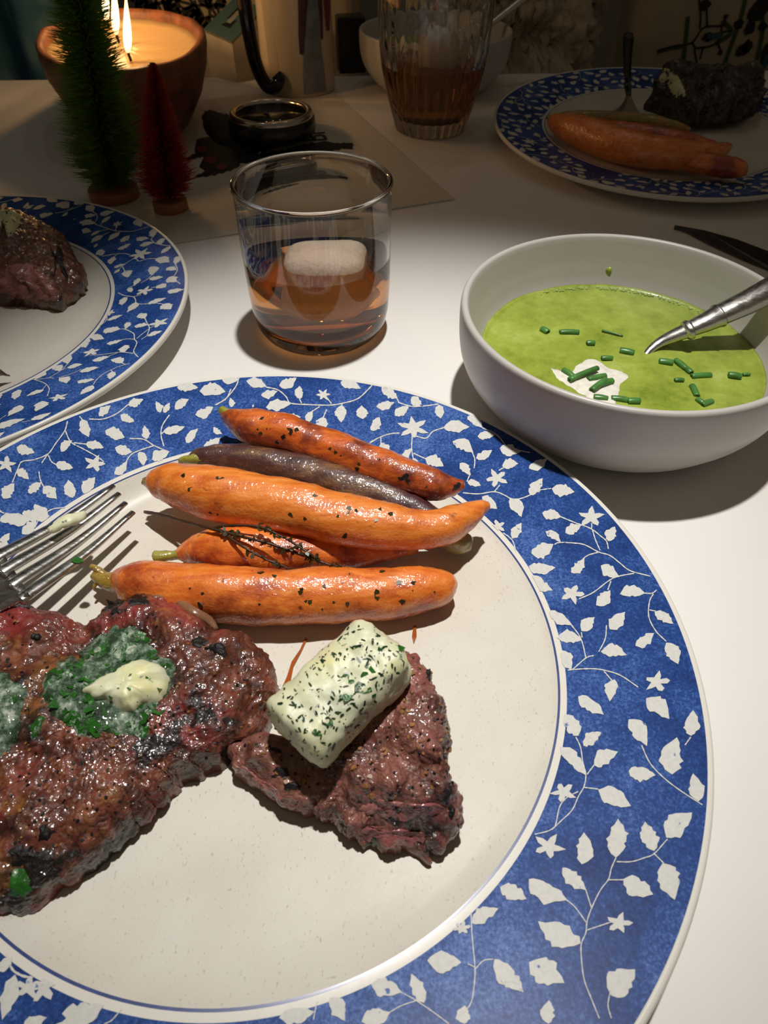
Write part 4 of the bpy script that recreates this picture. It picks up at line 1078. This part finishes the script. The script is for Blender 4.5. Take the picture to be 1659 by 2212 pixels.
def strip_jug(name, rows, mat, dr):
    v = []; f = []; K = 8
    for z, a0, a1 in rows:
        for k in range(K + 1):
            a = math.radians(a0 + (a1 - a0) * k / K); r = .0346 + dr; v.append((JX + r * math.cos(a), JY + r * math.sin(a), z))
    for i in range(len(rows) - 1):
        for k in range(K): a = i * (K + 1) + k; f.append((a, a + 1, a + K + 2, a + K + 1))
    o = obj(name, v, f, mat, jug); return o


o = strip_jug('painted_dress', [(.004, -78, -38), (.02, -77, -40), (.04, -74, -44), (.055, -70, -46), (.07, -72, -46), (.085, -74, -44)], simple('pale_blue_paint', S(128, 132, 140), .35, var=.25, scale=120), .0003); o['label'] = 'pale blue grey painted dress'
o = strip_jug('painted_hair', [(.036, -80, -74), (.05, -80, -70), (.065, -78, -66), (.085, -76, -58), (.105, -72, -52), (.115, -68, -56)], simple('brown_paint', S(74, 40, 30), .35, var=.2), .0006); o['label'] = 'long brown painted hair'
o = strip_jug('painted_arm', [(.045, -44, -40), (.06, -44, -38), (.075, -46, -38), (.09, -48, -42)], simple('umber_paint', S(80, 50, 40), .35, var=.2), .0006)
o = strip_jug('painted_red_cloak', [(.05, -30, -22), (.065, -32, -16), (.085, -34, -12), (.1, -32, -16)], simple('red_paint', S(120, 40, 28), .35, var=.2), .0006)

bxo = thing('carton', 'small carton with a dark teal printed top, left of the jug', 'box', (-.150, .800, 0))
A_, B_, C_, D_ = (-.178, .792), (-.148, .772), (-.118, .800), (-.150, .822)
v = [(x, y, 0) for x, y in (A_, B_, C_, D_)] + [(A_[0], A_[1], .040), (B_[0], B_[1], .034), (C_[0], C_[1], .056), (D_[0], D_[1], .060)]
o = obj('carton_body', v, [(3, 2, 1, 0), (0, 1, 5, 4), (1, 2, 6, 5), (2, 3, 7, 6), (3, 0, 4, 7)], simple('carton_card', S(190, 182, 165), .6), bxo, smooth=False)
v2 = v[4:8]; v2 = v2 + [(x, y, z - .002) for x, y, z in v2]
obj('printed_top', v2, [(0, 1, 2, 3), (7, 6, 5, 4), (0, 4, 5, 1), (1, 5, 6, 2), (2, 6, 7, 3), (3, 7, 4, 0)], simple('teal_card', S(62, 92, 92), .5), bxo, smooth=False)
lt_ = lambda a, b: tuple(Vector(v[4]).lerp(Vector(v[5]), a).lerp(Vector(v[7]).lerp(Vector(v[6]), a), b) + Vector((0, 0, .0005)))
obj('black_window', [lt_(.35, .25), lt_(.65, .25), lt_(.65, .8), lt_(.35, .8)], [(0, 1, 2, 3)], simple('black_print', (.01, .01, .01), .4), bxo, smooth=False)
obj('pale_window', [lt_(.43, .35), lt_(.57, .35), lt_(.57, .7), lt_(.43, .7)], [(0, 1, 2, 3)], simple('grey_print', S(130, 135, 125), .4), bxo, smooth=False).location = (0, 0, .0004)
v, f = box_vf((-.036, .815, .024), .028, .02, .048, .2); o = obj('black_tin', v, f, simple('black_tin_paint', (.008, .008, .009), .35), smooth=False); bev(o, .002); tag(o, 'small black tin between the jug and the back bowl', 'tin')

# ------------------------------------------------------------------ candle in a wooden bowl
cx, cy, crot = -.2125, .650, .28
cnd = thing('candle_bowl', 'oval wooden dough bowl candle with three lit wicks', 'candle', (cx, cy, 0))
pb = [(.0001, 0), (.50, 0), (.66, .006), (.86, .026), (.97, .046), (1.0, .060), (.985, .0635), (.93, .064), (.90, .060), (.86, .045), (.5, .02), (.0001, .02)]
wood = NT('carved_wood'); wn = wood.noise(30, 6, .6, co=wood.mapping((4, 1, 3)))
wood.set(Base_Color=wood.ramp(wn, [(.3, S(84, 48, 30)), (.6, S(140, 84, 54)), (.8, S(166, 108, 72))]), Roughness=.5); wood.bump(wn, .0006)
v, f = lathe_vf([(r, z) for r, z in pb], 96, cx, cy, sx=.066, sy=.108, rot=crot); cap(f, 96, len(pb), 0, True); cap(f, 96, len(pb), len(pb) - 1)
o = obj('wooden_bowl', v, f, wood.m, cnd); displace(o, 25, .003, 2, 2)
wax = NT('cream_wax'); wax.set(Base_Color=S(232, 196, 140), Roughness=.25, Subsurface_Weight=.5, Subsurface_Radius=(.02, .010, .004), Subsurface_Scale=1.)
pw = [(.0001, .0535), (.3, .0535), (.6, .0535), (.80, .0545), (.905, .0575), (.90, .045), (.5, .022), (.0001, .022)]
v, f = lathe_vf(pw, 96, cx, cy, sx=.066, sy=.108, rot=crot); cap(f, 96, len(pw), 0); cap(f, 96, len(pw), len(pw) - 1, True)
o = obj('wax', v, f, wax.m, cnd); displace(o, 60, .0012, 3, 5)
flm = bpy.data.materials.new('candle_flame'); flm.use_nodes = True; nt = flm.node_tree; nt.nodes.clear()
em = nt.nodes.new('ShaderNodeEmission'); ou = nt.nodes.new('ShaderNodeOutputMaterial'); tc = nt.nodes.new('ShaderNodeTexCoord'); sx_ = nt.nodes.new('ShaderNodeSeparateXYZ'); rp = nt.nodes.new('ShaderNodeValToRGB')
nt.links.new(tc.outputs['Generated'], sx_.inputs[0]); nt.links.new(sx_.outputs[2], rp.inputs[0]); e = rp.color_ramp.elements; e[0].position = .02; e[0].color = (.55, .22, .08, 1); e[1].position = .28; e[1].color = (1, .72, .36, 1)
e2 = e.new(.95); e2.color = (1, .45, .14, 1); nt.links.new(rp.outputs[0], em.inputs[0]); em.inputs[1].default_value = 5; nt.links.new(em.outputs[0], ou.inputs[0])
for k, (x, y, tx, ty) in enumerate(((283, 132, 262, 26), (257, 92, 235, 22), (236, 62, 212, -30))):
    b = at(x, y, .054)
    w_ = [tuple(b), tuple(b + Vector((-.0005, 0, .004))), tuple(b + Vector((-.001, 0, .0085)))]
    v, f = tube_vf(w_, [.0011, .0012, .001], 8); obj('wick', v, f, M['pepper'], cnd)
    n_ = 24; hgt = .038; v = []; f = []
    for i in range(n_ + 1):
        s = i / n_; r = .0033 * (math.sin(PI * s ** .62) ** .9) * (1 - .25 * s) + .0001; c = b + Vector((-.001 + .0085 * s, .0, .0045 + hgt * s))
        for q in range(14): a = 2 * PI * q / 14; v.append((c.x + r * math.cos(a), c.y + r * math.sin(a), c.z))
    for i in range(n_):
        for q in range(14): f.append((i * 14 + q, i * 14 + (q + 1) % 14, (i + 1) * 14 + (q + 1) % 14, (i + 1) * 14 + q))
    obj('flame', v, f, flm, cnd)
    pl = bpy.data.lights.new('flame_light', 'POINT'); pl.energy = .16; pl.color = (1, .55, .22); pl.shadow_soft_size = .006; lo = bpy.data.objects.new('flame_light', pl); col.objects.link(lo); lo.location = b + Vector((-.004, 0, .060))


# ------------------------------------------------------------------ bottle brush trees
def brush_tree(name, bx, by, H_, r0, r1, nb, cols, label, seed, pw=.8, lean=0.):
    rn = random.Random(seed); root = thing(name, label, 'ornament', (bx, by, 0))
    v, f = lathe_vf([(.0001, 0), (.0148, 0), (.0155, .001), (.0155, .0070), (.0145, .0080), (.0001, .0080)], 40, bx, by); cap(f, 40, 6, 0, True); cap(f, 40, 6, 5)
    k = .017 / .0155 if r0 > .025 else .0115 / .0155
    v = [(bx + (q[0] - bx) * k, by + (q[1] - by) * k, q[2]) for q in v]
    obj('wooden_base', v, f, simple('pale_turned_wood', S(150, 98, 60), .5, var=.2, scale=50), root)
    P = [(bx + lean * i / 30 + .0004 * math.sin(i), by + .0004 * math.cos(i), .0075 + (H_ - .0075) * i / 30) for i in range(31)]
    v, f = tube_vf(P, [.0011] * 31, 7, up=(1, 0, 0)); obj('wire_stem', v, f, M['dark_steel'], root)
    mb = MB()
    for i in range(nb):
        s = (i + rn.random()) / nb; z = .0100 + (H_ - .0110) * s; a = i * 2.399963 + rn.uniform(-.2, .2)
        R = (r0 * (1 - s) ** pw + r1) * rn.uniform(.62, 1.12) * min(1, .66 + s * 4)
        e_ = Vector((bx + R * math.cos(a), by + R * math.sin(a), z + R * rn.uniform(.0, .38))); e_.x += lean * s; b_ = Vector((bx + lean * s, by, z)); m_ = b_.lerp(e_, .55) + Vector((0, 0, -R * .04)); sd = Vector((-math.sin(a), math.cos(a), 0)) * .00026; u_ = Vector((0, 0, .00026))
        mb.add([b_ - sd, b_ + sd, b_ + u_ * 2, m_ - sd, m_ + sd, m_ + u_ * 2, e_], [(0, 1, 4, 3), (1, 2, 5, 4), (2, 0, 3, 5), (3, 4, 6), (4, 5, 6), (5, 3, 6)])
    o = mb.build('bristles', simple(name + '_bristle', cols, .45, var=.35, scale=90), root, smooth=False); o['kind'] = 'stuff'
    return root


brush_tree('green_brush_tree', -.1905, .488, .175, .0275, .0035, 6500, S(112, 146, 50), 'tall green bristle tree ornament in front of the candle', 1, .60, .017)
brush_tree('red_brush_tree', -.1465, .468, .0865, .0205, .0022, 4200, S(158, 50, 34), 'short dark red bristle tree ornament right of the green one', 2, .8, .008)

# ------------------------------------------------------------------ printed sheet with lid
a, b = at(-60, 600, 0), at(980, 433, 0); a = Vector((-.165, .4036, 0)); b = Vector((.0481, .4874, 0)); d = (b - a).normalized(); nrm = Vector((-d.y, d.x, 0))
vs = [a, b, b + nrm * .29, a + nrm * .29]; rn_ = random.Random(1); low = [Vector((q.x, q.y, .0001)) for q in vs]; hi = [Vector((q.x, q.y, .0009)) for q in vs]
sheet = thing('printed_sheet', 'thin pale card sheet with dark holly print under the trees', 'card', (-.08, .55, 0))
obj('card', low + hi, [(3, 2, 1, 0), (4, 5, 6, 7), (0, 1, 5, 4), (1, 2, 6, 5), (2, 3, 7, 6), (3, 0, 4, 7)], simple('uncoated_card', (.62, .57, .50), .7, var=.03, scale=30), sheet, smooth=False)
ink = simple('holly_ink', S(14, 22, 16), .5, var=.5, scale=150); inkb = simple('black_ink', (.006, .006, .006), .5); inkr = simple('berry_ink', S(110, 26, 22), .5)


def flat_print(name, polys, mat, z, parent):
    mb = MB()
    for P in polys:
        vs = [at(x, y, z) for x, y in P]; ar = sum(vs[i - 1].x * vs[i].y - vs[i].x * vs[i - 1].y for i in range(len(vs)))
        if ar < 0: vs = vs[::-1]
        mb.add(vs, [tuple(range(len(vs)))])
    return mb.build(name, mat, parent, smooth=False)


def jag_leaf(x0, y0, x1, y1, w, k=6):
    P = [(x0, y0)]
    dx, dy = x1 - x0, y1 - y0; L = math.hypot(dx, dy); nx, ny = -dy / L, dx / L
    for s in (1, -1):
        R = range(1, 2 * k) if s == 1 else range(2 * k - 1, 0, -1)
        for i in R:
            u = i / (2 * k); W = w * math.sin(PI * u) ** .6 * (1 if i % 2 else .62); P.append((x0 + dx * u + nx * s * W, y0 + dy * u + ny * s * W * .6))
        if s == 1: P.append((x1, y1))
    return P


flat_print('holly_print', [jag_leaf(420, 382, 520, 356, 14), jag_leaf(440, 372, 505, 330, 12), jag_leaf(500, 352, 620, 326, 16), jag_leaf(600, 334, 700, 308, 16), jag_leaf(680, 322, 765, 312, 15), jag_leaf(400, 345, 470, 318, 12), jag_leaf(540, 375, 640, 350, 13), jag_leaf(420, 330, 500, 298, 12)], ink, .00115, sheet)
flat_print('dark_print', [[(560, 350), (600, 338), (650, 318), (700, 304), (730, 310), (762, 308), (762, 322), (735, 320), (700, 330), (660, 334), (610, 348)], [(425, 300), (470, 292), (520, 300), (560, 325), (552, 350), (520, 352), (500, 368), (470, 360), (452, 374), (430, 360), (440, 340), (420, 325)]], inkb, .00125, sheet)
flat_print('berry_print', [[(455 + 14 * math.cos(a), 345 + 8 * math.sin(a)) for a in np.linspace(0, 6, 12)], [(478 + 12 * math.cos(a), 360 + 7 * math.sin(a)) for a in np.linspace(0, 6, 12)], [(436 + 12 * math.cos(a), 322 + 7 * math.sin(a)) for a in np.linspace(0, 6, 12)]], inkr, .00145, sheet)
# letters B and i, turned a quarter
fc = bpy.data.curves.new('lettering', 'FONT'); fc.body = 'Bi'; fc.size = .030; fc.extrude = .0001; fo = bpy.data.objects.new('lettering', fc); col.objects.link(fo)
fc.materials.append(inkb); p = at(708, 304, .0013); fo.location = Vector((p.x, p.y, .0013)); fo.rotation_euler = (0, 0, math.radians(100))
bpy.context.view_layer.update(); me = bpy.data.meshes.new_from_object(fo.evaluated_get(bpy.context.evaluated_depsgraph_get())); me.transform(fo.matrix_world); bpy.data.objects.remove(fo)
fo = bpy.data.objects.new('lettering', me); col.objects.link(fo); fo.parent = sheet; fo.matrix_parent_inverse = Matrix.Translation(-sheet.location)

pouch_pts = [(445, 232), (500, 222), (560, 240), (600, 300), (596, 318), (560, 328), (500, 322), (455, 300), (436, 262)]
tr = BVHTree.FromPolygons([Vector((-1, -1, .0012)), Vector((1, -1, .0012)), Vector((1, 2, .0012)), Vector((-1, 2, .0012))], [(0, 1, 2, 3)])
o = conform('black_pouch', tr, pouch_pts, .0045, simple('black_cloth', (.008, .008, .010), .7, var=.4, scale=80), None, rings=16, N=70, amp=.001, seed=3, scale=60)
tag(o, 'flattened black cloth pouch on the sheet, under the round lid', 'pouch')
LX, LY = -.0927, .6080; lid = thing('round_lid', 'round black lid with a metal ring, lying on the black pouch', 'lid', (LX, LY, .0045))
v, f = lathe_vf([(.0001, 0.0050), (.030, 0.0050), (.0345, 0.0065), (.0355, 0.0105), (.0350, 0.0165), (.0335, 0.0190), (.030, 0.0180), (.0001, 0.0180)], 72, LX, LY); cap(f, 72, 8, 0, True); cap(f, 72, 8, 7); obj('lid_body', v, f, simple('black_lacquer', (.010, .010, .011), .25), lid)
v, f = lathe_vf([(.0275, 0.0180), (.0280, 0.0207), (.0300, 0.0223), (.0325, 0.0217), (.0340, 0.0190), (.0325, 0.0170)], 72, LX, LY, closed=True); obj('metal_ring', v, f, M['chrome'], lid)
v, f = lathe_vf([(.0001, 0.0183), (.0277, 0.0183), (.0277, 0.0191), (.0001, 0.0191)], 60, LX, LY); cap(f, 60, 4, 0, True); cap(f, 60, 4, 3); obj('glass_top', v, f, simple('dark_glass', (.012, .011, .010), .06), lid)

# ------------------------------------------------------------------ bench and textiles behind the table
bn = thing('bench', 'bench behind the table carrying the cushions', 'bench', (.1, 1.1, -.74))
v, f = box_vf((.41, 1.14, -.30), 1.34, .50, .04); obj('seat', v, f, simple('bench_wood', (.12, .07, .04), .5, var=.3, scale=8), bn, smooth=False)
for x in (-.20, 1.02):
    for y in (.93, 1.35): v, f = box_vf((x, y, -.53), .05, .05, .42); obj('leg', v, f, simple('bench_leg_wood', (.12, .07, .04), .5), bn, smooth=False)


def cushion(name, x0, x1, y, th, z0, z1, mat, label, bulge=0.):
    root = thing(name, label, 'cushion', ((x0 + x1) / 2, y + th / 2, z0))
    v, f = box_vf(((x0 + x1) / 2, y + th / 2, (z0 + z1) / 2), x1 - x0, th, z1 - z0); o = obj('cover', v, f, mat, root, smooth=False); bev(o, .02, 5); return root


c_l = cushion('line_print_cushion', -.258, -.030, .895, .10, -.28, .16, simple('cream_cotton', S(176, 166, 146), .85, var=.05, scale=60), 'cream cushion printed with black leaf outlines, behind the candle')
c_r = cushion('botanical_cushion', .275, .80, .900, .10, -.28, .20, simple('white_cotton', S(178, 166, 142), .85, var=.05, scale=60), 'pale cushion printed with green stems and dark flowers, behind the back plate')


def line_on(name, parent, lines, w, mat, y):
    mb = MB()
    for L_ in lines:
        Q = [at_y(px, py, y) for px, py in L_]; P = smooth_path([(q.x, q.z) for q in Q], max(6, len(Q) * 5)); T = np.gradient(P, axis=0); N_ = np.stack([-T[:, 1], T[:, 0]], 1); N_ /= np.linalg.norm(N_, axis=1)[:, None] + 1e-9
        for i in range(len(P) - 1):
            q4 = [P[i] - N_[i] * w, P[i + 1] - N_[i + 1] * w, P[i + 1] + N_[i + 1] * w, P[i] + N_[i] * w]; mb.add([(q[0], y, q[1]) for q in q4], [(0, 1, 2, 3)])
    return mb.build(name, mat, parent, smooth=False)


def blob_on(name, parent, blobs, mat, y):
    mb = MB(); rn = random.Random(len(blobs))
    for px, py, rx, ry in blobs:
        c = at_y(px, py, y); s = (c - CAM).dot(FWD) / F_PX; k = 14; mb.add([(c.x + rx * s * math.cos(2 * PI * q / k) * rn.uniform(.7, 1.1), y, c.z + ry * s * 1.05 * math.sin(2 * PI * q / k) * rn.uniform(.7, 1.1)) for q in range(k)], [tuple(range(k))])
    return mb.build(name, mat, parent, smooth=False)


rn = random.Random(6); LL = []
for _ in range(60):
    x, y = rn.uniform(285, 470), rn.uniform(-70, 125); a = rn.uniform(0, 6.28); L_ = rn.uniform(26, 50)
    tip = (x + L_ * math.cos(a), y + L_ * math.sin(a)); n1 = (-math.sin(a) * L_ * .3, math.cos(a) * L_ * .3)
    m1 = (x + L_ * .5 * math.cos(a), y + L_ * .5 * math.sin(a))
    LL += [[(x, y), (m1[0] + n1[0], m1[1] + n1[1]), tip], [(x, y), (m1[0] - n1[0], m1[1] - n1[1]), tip], [(x, y), m1, tip]]
LL += [[(360, 60), (400, 20), (470, 10), (520, 30)], [(440, 110), (470, 60), (530, 40)], [(400, 90), (430, 50), (420, 0)], [(330, 10), (420, -10), (520, -5)]]
line_on('leaf_line_print', c_l, LL, .0014, inkb, .8940)
grn = simple('stem_green_print', S(58, 84, 48), .8); dkp = simple('dark_flower_print', S(34, 28, 30), .8, var=.5, scale=60)
for L_ in [[(1486, 36), (1482, 80), (1474, 150), (1470, 190)], [(1614, -20), (1600, 40), (1575, 110), (1558, 160)], [(1560, 45), (1580, 70), (1545, 95)], [(1640, -10), (1648, 60), (1635, 130)], [(1420, 112), (1450, 104), (1474, 100)]]: line_on('green_stem_print', c_r, [L_], .0022, grn, .8990)
line_on('twig_print', c_r, [[(1420, 112), (1455, 100), (1495, 92), (1520, 60), (1560, 55), (1568, 38)], [(1495, 92), (1508, 104), (1550, 92), (1560, 55)], [(1510, 0), (1514, 30), (1512, 62)], [(1526, 0), (1528, 60)], [(1550, 92), (1558, 112)], [(1500, 104), (1506, 140)], [(1520, 100), (1512, 128)], [(1560, 70), (1580, 66)]], .0010, inkb, .8988)
blob_on('dark_flower_print', c_r, [(1640, 22, 22, 26), (1620, 60, 12, 14), (1596, 52, 12, 10), (1602, 108, 14, 12), (1614, 102, 12, 14), (1530, 80, 16, 8), (1522, 12, 14, 10), (1556, 114, 6, 5), (1568, 36, 6, 5), (1656, 118, 14, 22), (1648, 58, 10, 8)], dkp, .8986)
bgp = simple('blue_green_print', S(60, 92, 96), .8)
for B_ in ((1652, 140, 8, 26), (1640, 150, 7, 14), (1545, 78, 20, 7)): blob_on('blue_leaf_print', c_r, [B_], bgp, .8984)

# fluffy throw
v = []; f = []; A_, B_ = 110, 90
for j in range(B_):
    for i in range(A_):
        u, w = i / (A_ - 1), j / (B_ - 1); v.append((-.0 + .245 * u, .960 - .05 * math.sin(PI * u) - .02 * math.sin(PI * w), -.262 + .48 * w))
for j in range(B_ - 1):
    for i in range(A_ - 1): a = j * A_ + i; f.append((a, a + 1, a + A_ + 1, a + A_))
o = obj('fluffy_throw', v, f, simple('woolly_white', S(206, 196, 174), .95, var=.10, scale=40, bump=.004, bscale=120)); displace(o, 22, .05, 4, 3, .6); displace(o, 120, .008, 4, 5, .6)
so = o.modifiers.new('solid', 'SOLIDIFY'); so.thickness = .006; so.offset = 0
tag(o, 'crumpled off white fluffy throw hanging behind the back bowl', 'throw')
# teal curtain
v = []; f = []; A_, B_ = 160, 30
for j in range(B_):
    for i in range(A_):
        u, w = i / (A_ - 1), j / (B_ - 1); v.append((-1.2 + .925 * u, .875 + .028 * math.sin(u * 62) + .008 * math.sin(u * 23 + w * 2), -.73 + 1.7 * w))
for j in range(B_ - 1):
    for i in range(A_ - 1): a = j * A_ + i; f.append((a, a + 1, a + A_ + 1, a + A_))
t = NT('teal_damask'); vn = t.n('ShaderNodeTexVoronoi'); vn.inputs['Scale'].default_value = 22; t.l(t.co, vn.inputs['Vector']); t.set(Base_Color=t.ramp(vn.outputs[0], [(.2, S(110, 150, 165)), (.5, S(62, 112, 136)), (.8, S(48, 96, 120))]), Roughness=.85)
o = obj('curtain', v, f, t.m); so = o.modifiers.new('solid', 'SOLIDIFY'); so.thickness = .003
tag(o, 'dark teal patterned curtain at the far left behind the table', 'curtain')
